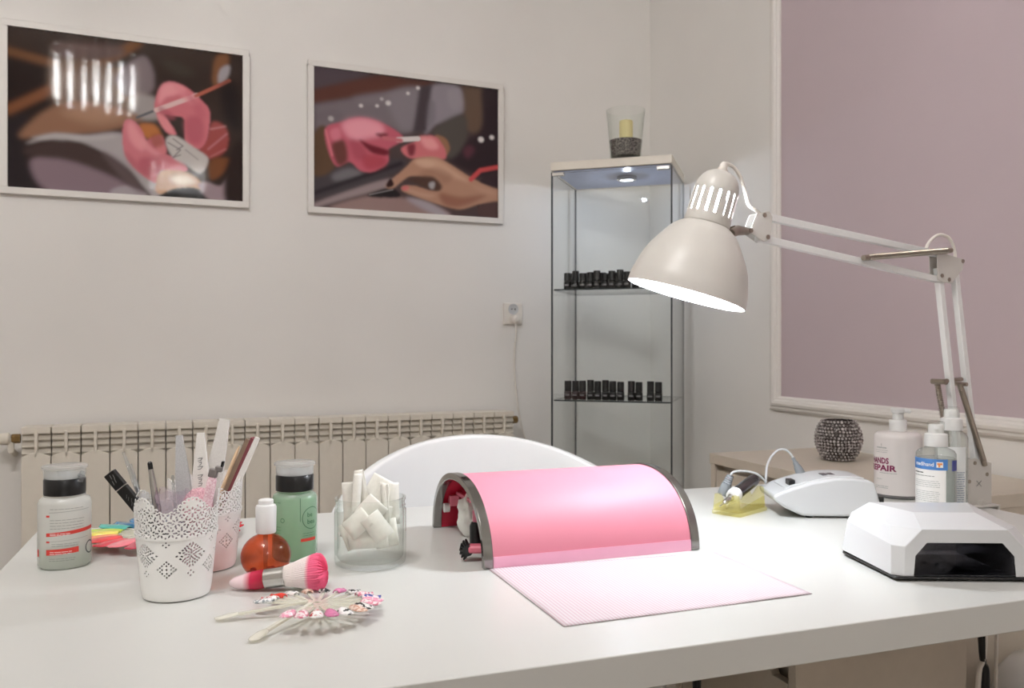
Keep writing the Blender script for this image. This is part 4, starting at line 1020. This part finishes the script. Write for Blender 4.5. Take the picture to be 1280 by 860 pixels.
ac=c2w((397-640)/F*.868,.868,DESK)
fw=thing('nail_art_wheel','flower-shaped wheel of decorated nail tips at the desk front','nail wheel',ac,R(-YAW))
TI=Matrix.Translation((0,0,.0115))@Matrix.Rotation(R(-5),4,'X')
m=MB(); m.M=TI; m.lathe([(.004,-.0015),(.012,-.0015),(.012,.0015),(.004,.0015),(.004,-.0015)],24,close=False); m.build('hub_ring',cream_pl,fw)
arts=[speckle('pink art nail',(232,150,176),(246,222,228),260,.15),speckle('blue art nail',(60,74,150),(232,214,222),220,.15,lo=.42,hi=.5),speckle('floral art nail',(216,130,150),(240,224,226),300,.15),speckle('black lace nail',(24,24,26),(232,228,226),240,.15,lo=.46,hi=.52),mat('mauve nail',(206,120,160),.12,noise=.1,scale=200),speckle('black white nail',(30,34,38),(226,222,216),200,.15,lo=.48,hi=.53),speckle('beige art nail',(206,160,140),(238,214,200),260,.15),speckle('white dark nail',(60,60,62),(242,240,238),170,.15,lo=.40,hi=.46),mat('red nail',(222,62,48),.12,noise=.15,scale=150),speckle('red white nail',(190,40,44),(240,238,236),200,.15,lo=.42,hi=.48),speckle('grey nail',(140,146,150),(230,230,230),260,.15)]
ang=[(-34,6),(-50,7),(-78,9),(8,0),(-6,2),(24,1),(42,2),(60,3),(78,4),(96,5),(114,6),(132,7),(150,8),(165,9),(178,10),(-22,3),(-64,4),(-92,2),(-106,0)]
for a_,k in ang:
    m=MB(); m.M=TI@Matrix.Rotation(R(a_),4,'Z'); r0=.048 if -120<a_<-30 else .046
    nail_prof(m,.021,.0135,.0006,.0048,0,r0); m.beam((.008,0,0),(r0+.006,0,.0012),.0030,.0014,mi=1)
    m.build('nail_tip',[arts[k],cream_pl],fw,solid=.0008,smooth=50)
for px,py in ((268,773),(312,801)):
    e=PZ(px,py,DESK+.003); d=Matrix.Rotation(R(YAW),4,'Z')@(e-ac); m=MB(); s0=Vector((d.x*.10,d.y*.10,.0145)); dn=(d-s0).normalized()
    m.beam(s0,s0+(d-s0)*.78,.0042,.002); q=math.atan2(d.y-s0.y,d.x-s0.x); st=s0+(d-s0)*.74
    m.M=Matrix.Translation(st)@Matrix.Rotation(q,4,'Z')@Matrix.Rotation(math.asin(-dn.z),4,'Y'); nail_prof(m,(d-s0).length*.26,.0125,-.001,.003)
    m.build('blank_tip',cream_pl,fw,solid=.0009,smooth=50)

# ================================================================== GEL CURING LAMP
uvc=c2w(.5337,.99,DESK); uv=thing('curing_lamp','white faceted nail curing lamp with a black opening at the right','curing lamp',uvc,R(-YAW-1.5))
m=MB(); V_={}
def vv(k,x,y,z):
    V_[k]=len(m.v); m.v.append(Vector((x,y,z))); V_[k+'R']=len(m.v); m.v.append(Vector((-x,y,z)))
for k,c_ in dict(a0=(-.083,.008,.006),a1=(-.083,.008,.041),b0=(-.0705,0,.006),b1=(-.0695,0,.040),c=(-.050,0,.0612),d=(-.0375,.05,.0715),e=(-.0745,.03,.0585),g=(-.087,.12,.0575),h=(-.064,.12,.0708),i0=(-.1,.12,.008),i1=(-.093,.12,.046),j0=(-.078,.158,.008),j1=(-.076,.158,.044),k=(-.052,.152,.06),o0=(-.0595,0,.006),o1=(-.0575,0,.030),o2=(-.044,0,.0455)).items(): vv(k,*c_)
F_=['a0 b0 b1 a1','a1 b1 c e','c d e','e d h','e h g','a0 a1 i0','a1 i1 i0','a1 e i1','e g i1','g h k','g k j1 i1','i1 j1 j0 i0','b0 o0 o1 b1','b1 o1 o2 c']
for s_ in F_:
    ks=s_.split(); m.f.append(tuple(V_[k] for k in ks)); m.f.append(tuple(V_[k+'R'] for k in ks[::-1])); m.m+=[0,0]
for s_ in ['d dR hR h','c cR dR d','h hR kR k','k kR j1R j1','j1 j1R j0R j0','c o2 o2R cR']:
    m.f.append(tuple(V_[k] for k in s_.split())); m.m.append(0)
m.build('housing',M['gloss'],uv,smooth=12,bevel=.0008)
cav=mat('silver lining',(176,177,184),.16,.9,noise=0)
op=[(-.0592,.0062),(-.0572,.0299),(-.0437,.0452),(.0437,.0452),(.0572,.0299),(.0592,.0062)]
m=MB(); n=6; bk=[(x*.8,.0062+(z-.0062)*.75) for x,z in op]
m.add([(x,.0006,z) for x,z in op]+[(x,.115,z) for x,z in bk],[(i,i+1,n+i+1,n+i) for i in range(5)]+[tuple(range(n,2*n))]+[(5,0,n,2*n-1)]); m.build('chamber',cav,uv,smooth=0)
m=MB(); m.prism([(-.082,-.003),(.082,-.003),(.099,.12),(.076,.157),(-.076,.157),(-.099,.12)],.003,.0058); m.build('base_plate',M['black'],uv,bevel=.0006)
for x,y in ((-.066,.014),(.066,.014),(-.075,.125),(.075,.125)): MB().lathe([(.008,0),(.0085,.003)],14,(x,y,0)).build('foot',M['blackm'],uv)
ledm=mat('glint white led',(236,236,244),.08)  # LED colour lightened to stand for glints in the chamber
for i in range(5): MB().ball((-.036+.018*i,.085,.0315),.0032,10,(1,1,.6)).build('led',ledm,uv)
m=MB(); m.add([(-.055,.012,.0305),(-.0425,.012,.0432),(.002,.012,.0432),(.040,.06,.0318),(-.05,.06,.0305)],[(0,1,2,3,4)]); m.build('reflection_wedge',mat('grey reflection',(150,150,156),.3,.5),uv,smooth=0,solid=.0006)  # added grey wedge standing in for a reflection inside the opening

m=MB(); m.box(-.058,.058,.004,.1,.0064,.0068); m.build('tray',mat('black mirror tray',(9,9,12),.04,noise=0,spec=.9),uv)

# ================================================================== NAIL DRILL
dmc=c2w((967-640)/F*1.35,1.35,DESK); dm=thing('drill_machine','white teardrop nail drill control box behind the curing lamp','nail drill',dmc,R(-YAW-2))
prof=[(.0,.036),(.002,.028),(.018,.0165),(.045,.004),(.06,.003),(.116,.003),(.165,.003),(.169,.028),(.161,.057),(.15,.062),(.125,.0648),(.0975,.0645),(.063,.0588),(.03,.0485),(.01,.0405)]
m=MB(); m.M=XZ; m.prism(prof,0,.095); m.build('housing',M['gloss'],dm,bevel=.005,bseg=3,smooth=40)
tp=[(.022,.0462),(.03,.0497),(.063,.060),(.0975,.0657),(.125,.066),(.148,.0634)]
m=MB(); m.M=XZ; m.prism(tp+[(x,z-.004) for x,z in tp[::-1]],.012,.083); m.build('top_panel',M['lgrey'],dm,bevel=.001)
m=MB(); m.M=XZ; m.prism([(.088,.0652),(.108,.0662),(.108,.066),(.088,.063)][::-1],.030,.052); m.build('display',mat('grey display',(84,88,92),.2),dm)
m=MB(); m.box(.03,.04,.018,.04,.049,.0585); m.build('switch',M['black'],dm,bevel=.001)
m=MB(); m.box(.16,.178,.006,.016,.012,.034); m.build('power_socket',M['black'],dm,bevel=.002)
for x in (.06,.15):
    for y in (.012,.083): MB().lathe([(.006,0),(.007,.004)],12,(x,y,0)).build('foot',M['blackm'],dm)
# holder
d1=Vector((.71,.704)); hc=PZ(925,648); hrot=R(-YAW)+math.atan2(.704,.71)
hd=thing('handpiece_holder','yellow clear acrylic rest holding the drill handpiece','holder',hc,hrot)
m=MB(); m.box(0,.088,0,.052,.0008,.007); m.build('base',M['acrylic'],hd,bevel=.0008)
YZ=Matrix(((0,0,1,0),(1,0,0,0),(0,1,0,0),(0,0,0,1)))
for x0,x1,zv in ((.0,.007,.010),(.079,.086,.022)):
    h_=.034 if x0==0 else .04
    m=MB(); m.M=YZ; m.prism([(.002,.007),(.05,.007),(.047,h_),(.038,h_+.001),(.026,zv),(.014,h_+.001),(.005,h_)],x0,x1); m.build('cradle',M['acrylic'],hd,bevel=.0006)
for y in (.0,.049): 
    m=MB(); m.M=XZ; m.prism([(.007,.007),(.079,.007),(.079,.026),(.007,.014)],y,y+.003); m.build('side_wall',M['acrylic'],hd,bevel=.0005)
# handpiece
hp=thing('drill_handpiece','dark chrome nail drill handpiece lying in the yellow acrylic rest','handpiece',hc,hrot)
A0=Vector((-.018,.026,.0185)); A1=Vector((.098,.026,.0505)); HM=align(A0,A1); HL=(A1-A0).length
m=MB(); m.M=HM; m.lathe([(.0011,0),(.0011,.012),(.0032,.014),(.0045,.02),(.0045,.034),(.0065,.036)],16); m.build('chuck',M['chrome'],hp)
m=MB(); m.M=HM; m.lathe([(.0065,.036),(.0105,.038),(.0118,.044),(.0118,.052),(.0098,.056)],24); m.build('collar',M['white'],hp)
m=MB(); m.M=HM; m.lathe([(.0095,.056),(.0104,.06),(.0104,HL-.012),(.009,HL-.004),(.004,HL)],24); m.build('body',mat('dark chrome',(112,108,110),.22,1),hp)
Hi=(Matrix.Translation(hc)@Matrix.Rotation(hrot,4,'Z')).inverted()
g=lambda px,py,f: Hi@PF(px,py,f)
m=MB(); s0,s1=g(903,619,1.41),g(913,594,1.41); m.M=align(s0,s1); L=(s1-s0).length
m.lathe([(.0085,0),(.0092,L*.3),(.0085,L*.55)]+[(.0072+.0008*(k%2)-.0002*k,L*(.55+.05*k)) for k in range(10)],18); m.build('strain_relief',M['grey'],hp)
cb=[g(912.5,595,1.41),g(917,590,1.411),g(930,589,1.415),g(945,592,1.42),g(955,600,1.425),g(957,603,1.43),g(957.5,594,1.435),g(959,582,1.44),g(964,571,1.44),g(972,563,1.44),g(981,562,1.44),g(988,567,1.44),g(993,575,1.44)]
m=MB(); m.tube(catmull(cb,8),.0019,8); m.build('cable',M['lgrey'],hp)
m=MB(); s0,s1=g(1005,600,1.43),g(991,572,1.44); m.M=align(s0,s1); L=(s1-s0).length; m.lathe([(.0075,0),(.0082,L*.25),(.0066,L*.55),(.0045,L*.7),(.0045,L*.78),(.0032,L*.8),(.003,L)],18); m.build('plug',M['grey'],hp)
m=MB(); m.tube(catmull([c2w(.435,1.47,DESK+.0035),c2w(.43,1.46,DESK+.0035),c2w(.405,1.445,DESK+.0035)],5),.003,8)
# power lead of the drill
q0=PF(1101,626,1.42); q0.z=DESK+.023
m=MB(); ly=catmull([c2w(.602,1.375,DESK+.023),c2w(.612,1.372,DESK+.016),c2w(.63,1.40,DESK+.0036),c2w(.70,1.44,DESK+.0036),c2w(.74,1.48,DESK+.0036)],8)

# ================================================================== HAND CREAM AND SPRAYS
sc=c2w((1122.5-640)/F*1.54,1.54,DESK); sb=thing('pump_dispenser','large white hand care pump bottle with plum lettering','bottle',sc,facing(1122))
k=.8
creamb=mat('pearly white plastic',(236,230,228),.3,noise=.01)
m=MB(); m.lathe([(.0405,.0065),(.0408,.108),(.0395,.114),(.035,.118),(.02,.1195),(.0155,.1205)],48,ry=k,close=False); m.build('bottle_body',creamb,sb,smooth=50)
m=MB(); m.lathe([(0,.0005),(.038,.0005),(.0405,.0025),(.0405,.0064),(0,.0064)],48,ry=k); m.build('base_band',mat('grey base band',(110,108,108),.4),sb)
m=MB(); m.lathe([(0,.1206),(.0150,.1206),(.0152,.140),(.0142,.1415),(0,.142)],28); m.build('collar',M['white'],sb)
m=MB(); m.lathe([(.0095,.142),(.0095,.154),(.012,.155),(.0125,.161),(.0105,.163),(0,.1635)],24); m.tube([(.004,-.001,.158),(.018,-.003,.158),(.021,-.0035,.1555)],[.005,.0042,.0034],12); m.build('pump_head',M['white'],sb)
W_=Wrap(.0407,.0326); W_.text('HANDS',-.0565,-.0155,.0625,.0735,0,.035); W_.text('REPAIR',-.062,-.002,.0495,.0605,0,.035)
W_.lines(-.034,-.0015,[.0455],.0008,1,0); W_.lines(-.042,-.018,[.0905,.0918],.0009,1,0); W_.rect(-.0305,-.0295,.0945,.099,1); W_.lines(-.044,-.016,[.0865,.083],.0006,1); W_.lines(-.042,-.028,[.034],.0008,1); W_.lines(-.044,-.014,[.0215,.0185],.0008,1)
W_.done('lettering',[plum,inkl],sb)
def spray(label,px,f,hh,full,rz):
    c_=c2w((px-640)/F*f,f,DESK); t=thing('spray_bottle',label,'bottle',c_,rz)
    r_=.0285 if full else .0245
    m=MB(); m.lathe([(0,.0006),(r_-.002,.0006),(r_,.004),(r_,hh-.049),(r_-.003,hh-.044),(.017,hh-.040),(.0135,hh-.038)],40,close=False); m.build('bottle_body',M['bottleclear'],t,smooth=50)
    m=MB(); m.lathe([(0,.0016),(r_-.003,.0016),(r_-.0016,.005),(r_-.0016,(hh-.055) if full else .075),(0,(hh-.055) if full else .075)],36); m.build('liquid',glass('clear liquid',(236,240,238),ior=1.2,body=(226,232,230),bodymix=.3),t)
    m=MB(); m.tube([(0,0,.006),(0,0,hh-.036)],.0016,8); m.build('dip_tube',M['white'],t)
    m=MB(); m.lathe([(0,hh-.0378),(.0165,hh-.0378),(.0168,hh-.0365),(.0163,hh-.019),(.0112,hh-.0175),(.0108,hh-.006),(.0095,hh-.004),(0,hh-.0035)],32); m.tube([(0,-.006,hh-.009),(0,-.0125,hh-.009)],.003,10); m.build('sprayer_head',M['white'],t)
    m=MB(); m.lathe([(.0122,hh-.0172),(.0122,hh-.001),(.011,hh),(0,hh+.0002)],28,close=False); m.build('overcap',M['clear'],t)
    W_=Wrap(r_,r_,.0004); lo,hi=.012,hh-.055
    if full:
        W_.rect(-.05,.014,lo,hi,0); W_.off=.0007
        W_.rect(-.05,.0165,hi-.0165,hi,1); W_.rect(.024,.038,hi-.018,hi-.002,5)
        W_.off=.001; W_.text('medihand',-.033,-.003,hi-.0112,hi-.0052,0); W_.rect(.0005,.0095,hi-.0125,hi-.004,0); W_.off=.0013; W_.rect(.0015,.0085,hi-.0085,hi-.0055,2); W_.rect(.003,.0055,hi-.0118,hi-.0085,2)
        W_.off=.001; W_.lines(-.036,-.018,[hi-.0222],.0014,3,0); W_.lines(-.036,.0,[hi-.0265],.0007,3)
        W_.lines(-.034,.006,[hi-.034-.0029*k_ for k_ in range(4)],.0006,4); W_.lines(-.034,.006,[hi-.050-.0029*k_ for k_ in range(6)],.0006,4); W_.lines(-.034,.004,[hi-.073],.0008,3)
        W_.m.add([W_.P(-.0045,.0135),W_.P(.0005,.0135),W_.P(-.002,.0178)],[(0,1,2)],3)
    else:
        W_.rect(-.022,.024,lo,hi-.008,0); W_.off=.0007; W_.lines(.001,.022,[lo+.004+.0036*k_ for k_ in range(17)],.0013,6)
    W_.done('printed_label',[wht if full else mat('pale label',(226,228,228),.5),blue,org,mat('black ink',(40,40,44),.6,noise=0),inkl,navy,mat('blue grey ink',(128,142,164),.6,noise=0)],t)
    return t
spray('spray bottle with a blue banded white label in front of the other sprayer',1170,1.30,.160,True,facing(1170))
spray('clear spray bottle with rows of small print behind the blue-labelled sprayer',1189,1.367,.178,False,facing(1189))

# ================================================================== BEADED CANDLE BOWL
bc=c2w((1048-640)/F*2.17,2.17,.72); bw=thing('candle_bowl','round silver beaded candle bowl on the beige chest of drawers','candle holder',bc,0)
def bowl_r(z):
    q=z/.104; return .030+.0245*math.sin(PI*min(max((q*.92+.04),0),1))**.8+ .006*q
m=MB(); pr=[(0,.001)]+[(bowl_r(.104*i/14)-.003,.001+.103*i/14) for i in range(15)]+[(bowl_r(.104*i/14)-.005,.001+.103*i/14) for i in range(14,1,-1)]+[(0,.016)]
m.lathe(pr,36); m.build('glass_bowl',glass('smoky glass',(170,160,158),ior=1.5,body=(120,112,110),bodymix=.45),bw)
m=MB()
for i in range(13):
    z=.006+.095*i/12; r_=bowl_r(z); n=int(2*PI*r_/.0088)
    for k_ in range(n):
        a=2*PI*(k_+.5*(i%2))/n; m.ball(((r_-.001)*math.cos(a),(r_-.001)*math.sin(a),z),.0038*random.uniform(.8,1.15),6)
o=m.build('beading',speckle('silver beads',(104,94,92),(236,230,228),160,.22,.45,.38,.62),bw,smooth=0); o['kind']='stuff'

# ================================================================== ARTICULATED DESK LAMP
LB=c2w((1222-640)/F*1.452,1.452,0); LB.z=DESK
lp=thing('desk_lamp','white articulated desk lamp clamped to the right desk edge, switched on','lamp',LB)
def LBuild(m,name,mt,**k): return m.build(name,mt,lp,origin=LB,**k)
HN=c2w((950-640)/F*1.25,1.25,0); 
def lamp_f(px):        # depth along the arm plane, from the base to the head
    r0,f0=(1222-640)/F*1.452,1.452; r1,f1=(945-640)/F*1.252,1.252
    k=(px-640)/F; t=(k*f0-r0)/((r1-r0)-k*(f1-f0)); return f0+t*(f1-f0)
def LPt(px,py,dn=0.0):
    f=lamp_f(px); p=PF(px,py,f); n=Vector((cy_*0+0,0,0))
    return p+LN*dn
a_=PF(1222,400,1.452); b_=PF(945,400,1.252); LT=(b_-a_); LT.z=0; LT.normalize(); LN=Vector((0,0,1)).cross(LT)
if LN.dot(c2w(0,1,0))>0: LN=-LN        # towards the camera
# arms: pairs of square tubes
def bar(p,q,name='arm_bar',w=.0105,dn=0): m=MB(); m.beam(LPt(*p,dn),LPt(*q,dn),w,w,up=LN); return LBuild(m,name,M['white'],bevel=.0008)
bar((952,270),(1172,318)); bar((946,297),(1174,350))
bar((1172,335),(1199,588)); bar((1193,340),(1219,580))
def plate(pts,name,dn,th=.0016,mt='enamel'):
    m=MB(); P0=[LPt(x,y,dn-th/2) for x,y in pts]; P1=[LPt(x,y,dn+th/2) for x,y in pts]; n=len(pts)
    m.add(P0+P1,[tuple(range(n)),tuple(range(2*n-1,n-1,-1))]+[(i,(i+1)%n,n+(i+1)%n,n+i) for i in range(n)]); return m
def two_plates(pts,name):
    [LBuild(plate(pts,name,q),name,M['enamel'],bevel=.0004) for q in (.0075,-.0075)]
two_plates([(941,268),(957,265),(961,272),(958,300),(950,303),(934,292),(935,284)],'head_bracket')
two_plates([(1166,312),(1178,318),(1190,322),(1200,325),(1198,337),(1184,355),(1174,353),(1167,350)],'elbow_bracket')
two_plates([(1196,576),(1213,572),(1234,578),(1234,632),(1206,632),(1200,605)],'base_bracket')
def screws(pts,name='screw'):
    for x,y in pts:
        m=MB(); p=LPt(x,y); m.M=align(p-LN*.0095,p+LN*.0095); m.lathe([(0,0),(.0034,.0),(.0036,.002),(.0022,.002),(.0022,.017),(.0036,.017),(.0034,.019),(0,.0188)],12); LBuild(m,name,M['steel'])
screws([(951,270),(955,297),(934,289),(1172,345),(1181,350),(1198,327),(1213,578),(1206,601),(1228,592)])
def spring(p,q,name='spring',r_=.0042,turns=46,dn=.012):
    a=LPt(*p,dn); b=LPt(*q,dn); t=(b-a).normalized(); u=LN.cross(t).normalized(); n=turns*9; L=(b-a).length
    pts=[a+t*L*(i/n)+(u*math.cos(2*PI*i*turns/n)+LN*math.sin(2*PI*i*turns/n))*r_*(1 if .03<i/n<.97 else .7) for i in range(n+1)]
    m=MB(); m.tube(pts,.0011,5); m.tube([a-t*.004,a+t*.006],.0046,10); m.tube([b-t*.006,b+t*.004],.0046,10); m.tube([a,b],.0032,8); LBuild(m,name,M['steel'])
spring((1074,323),(1179,314)); spring((1193,482),(1223,578),dn=.011); spring((1179,478),(1200,598),dn=-.012)
m=MB(); m.tube([LPt(1174,477,.0),LPt(1202,474,.0)],.0036,10); m.tube([LPt(1198,480,.016),LPt(1198,480,-.016)],.0034,10); m.tube([LPt(1174,477,-.014),LPt(1174,477,.014)],.0046,10); LBuild(m,'cross_pin',M['steel'])
m=MB(); 
for s_ in (-1,1):
    m.beam(LPt(1218-3*s_,600,.0086),LPt(1218+3*s_,607,.0086),.0008,.0004,up=LN)
LBuild(m,'stamped_mark',ink,smooth=0)
# clamp on the desk edge
cl=LPt(1220,632); 
m=MB(); m.tube([Vector((cl.x,cl.y,DESK-.001)),Vector((cl.x,cl.y,DESK+.012))],.012,18); m.tube([Vector((cl.x,cl.y,DESK+.012)),Vector((cl.x,cl.y,cl.z+.006))],.0065,12)
LBuild(m,'pivot_post',M['enamel'])
m=MB(); yy=cl.y; cxx=1.25
m.box(cxx-.06,cxx+.022,yy-.02,yy+.02,DESK+.0008,DESK+.004); m.box(cxx+.018,cxx+.022,yy-.02,yy+.02,DESK-.075,DESK+.004); m.box(cxx-.03,cxx+.022,yy-.02,yy+.02,DESK-.079,DESK-.075); LBuild(m,'clamp',M['enamel'],bevel=.001)
m=MB(); m.tube([Vector((cxx-.012,yy,DESK-.036)),Vector((cxx-.012,yy,DESK-.10))],.004,10); m.tube([Vector((cxx-.012,yy,DESK-.10)),Vector((cxx-.012,yy,DESK-.112))],.012,14); LBuild(m,'clamp_screw',M['steel'])
# head
CA=PF(903,213,1.205); CB=PF(857,369,1.208); ax_=(CB-CA).normalized(); LH=(CB-CA).length
HMx=align(CB,CA)                           # z=0 at the rim plane, up to LH at the cap
m=MB()
up=[(.0325,LH-.082),(.0318,LH-.045),(.0305,LH-.028),(.027,LH-.014),(.020,LH-.005),(.010,LH-.002),(.0075,LH-.0015)]
NS=240; zs=[LH-.082+ (.082-.0295)*k_/14 for k_ in range(15)]; prof=[(.0325-.0012*k_/14,z) for k_,z in enumerate(zs)]
prof+= [(.0305,LH-.026),(.0290,LH-.020),(.026,LH-.0135),(.021,LH-.0075),(.014,LH-.0035),(.0075,LH-.002)]
vs=[];fs=[]
for r_,z in prof:
    for k_ in range(NS): q=2*PI*k_/NS; vs.append((r_*math.cos(q),r_*math.sin(q),z))
for i in range(len(prof)-1):
    for k_ in range(NS):
        slot=(k_%15) in (0,1,2,3) and 4<=i<=12
        if slot: continue
        k2=(k_+1)%NS; fs.append((i*NS+k_,i*NS+k2,(i+1)*NS+k2,(i+1)*NS+k_))
m.M=HMx; m.add(vs,fs); LBuild(m,'lamp_socket',M['enamel'],solid=.0012,smooth=40)
bell=[]
for i in range(25):
    q=i/24; bell.append((.0318+(.0715-.0318)*math.sin(q*PI/2)**1.02*1.0, (LH-.080)*(1-(1-math.cos(q*PI/2))*1.0)))
RIM=.0725
SM=LH-.0815; bell=[(.0315,SM+.001),(.0335,SM),(.038,SM-.003),(.047,SM-.010),(.0545,SM-.020),(.063,SM-.033),(.0715,SM-.047),(.0775,SM-.061),(.0815,SM-.076),(.085,SM-.09),(.086,0)]
bl=catmull([(r_,0,z) for r_,z in bell],4); bl=[(v.x,v.z) for v in bl]
m=MB(); m.M=HMx; m.lathe(bl,64,close=False); n0=len(m.f); inn=[(max(r_-.0011,.02),z) for r_,z in bl]
k=MB(); k.M=HMx; k.lathe(inn,64,close=False); m.add([HMx.inverted()@v for v in k.v],k.f,1)
m.mi=0; m.lathe([bl[-1],inn[-1]],64,close=False,mi=0); LBuild(m,'lamp_shade',[M['enamel'],M['lampin']],smooth=50)
m=MB(); m.M=HMx; m.lathe([(.0075,LH-.003),(.0078,LH+.002),(.006,LH+.0025),(.006,LH+.008),(.0035,LH+.012),(0,LH+.012)],20); LBuild(m,'cord_grip',M['plate'])
m=MB(); m.M=HMx; m.ball((0,0,.052),.024,20,(1,1,1.15)); m.lathe([(.016,.072),(.013,.085),(.013,LH-.03),(0,LH-.03)],20); 
EB=emitter('lamp bulb',(240,247,255),1.0); bo=LBuild(m,'bulb',EB,smooth=60)
m=MB(); m.tube([PF(914,292,1.20),PF(922,288,1.215),LPt(934,289)],[.006,.0075,.0055],12); m.tube([PF(915,283,1.215),PF(919,295,1.215)],.005,10); LBuild(m,'swivel',M['steel'])
# cord
cd=[PF(904,206,1.203),PF(909,205,1.21),PF(918,210,1.215),PF(926,223,1.222),PF(932,243,1.228),PF(936,256,1.235),PF(945,263,1.242),LPt(958,271,-.006)]
m=MB(); m.tube(catmull(cd,8),.0027,8); LBuild(m,'cord',M['plate'])
m=MB(); m.tube(catmull([LPt(1160,313,-.006),LPt(1167,300,-.006),LPt(1178,293,-.006),LPt(1190,297,-.006),LPt(1197,312,-.006),LPt(1198,328,-.006)],8),.0027,8); LBuild(m,'cord',M['plate'])
m=MB(); m.tube(catmull([LPt(1219,585,-.012),LPt(1229,596,-.012),LPt(1238,612,-.012),LPt(1243,640,-.012),PF(1246,700,1.46),PF(1244,900,1.46)],8),.0027,8); LBuild(m,'cord',M['plate'])

# ================================================================== LIGHT, CAMERA
EXPO=0.0
EB.node_tree.nodes['Emission'].inputs[1].default_value=310
w=bpy.data.worlds.new('room air'); S.world=w; w.use_nodes=True; w.node_tree.nodes['Background'].inputs[0].default_value=(.6,.65,.75,1); w.node_tree.nodes['Background'].inputs[1].default_value=.3
cam=bpy.data.cameras.new('camera'); cam.sensor_width=36; cam.sensor_fit='HORIZONTAL'; cam.lens=36*F/1280; cam.clip_start=.02
cam.dof.use_dof=True; cam.dof.focus_distance=1.05; cam.dof.aperture_fstop=13
co=bpy.data.objects.new('camera',cam); COL.objects.link(co); co.location=(0,0,CAMZ); co.rotation_euler=(PI/2,0,R(-YAW)); S.camera=co
S.view_settings.view_transform='Standard'; S.view_settings.look='None'; S.view_settings.gamma=1; S.view_settings.use_curve_mapping=False
S.view_settings.exposure=EXPO
S.cycles.transparent_max_bounces=40; S.cycles.max_bounces=10; S.cycles.diffuse_bounces=5; S.cycles.glossy_bounces=5; S.cycles.transmission_bounces=8
S.cycles.sample_clamp_indirect=6; S.cycles.use_denoising=True; S.cycles.caustics_reflective=False; S.cycles.caustics_refractive=False
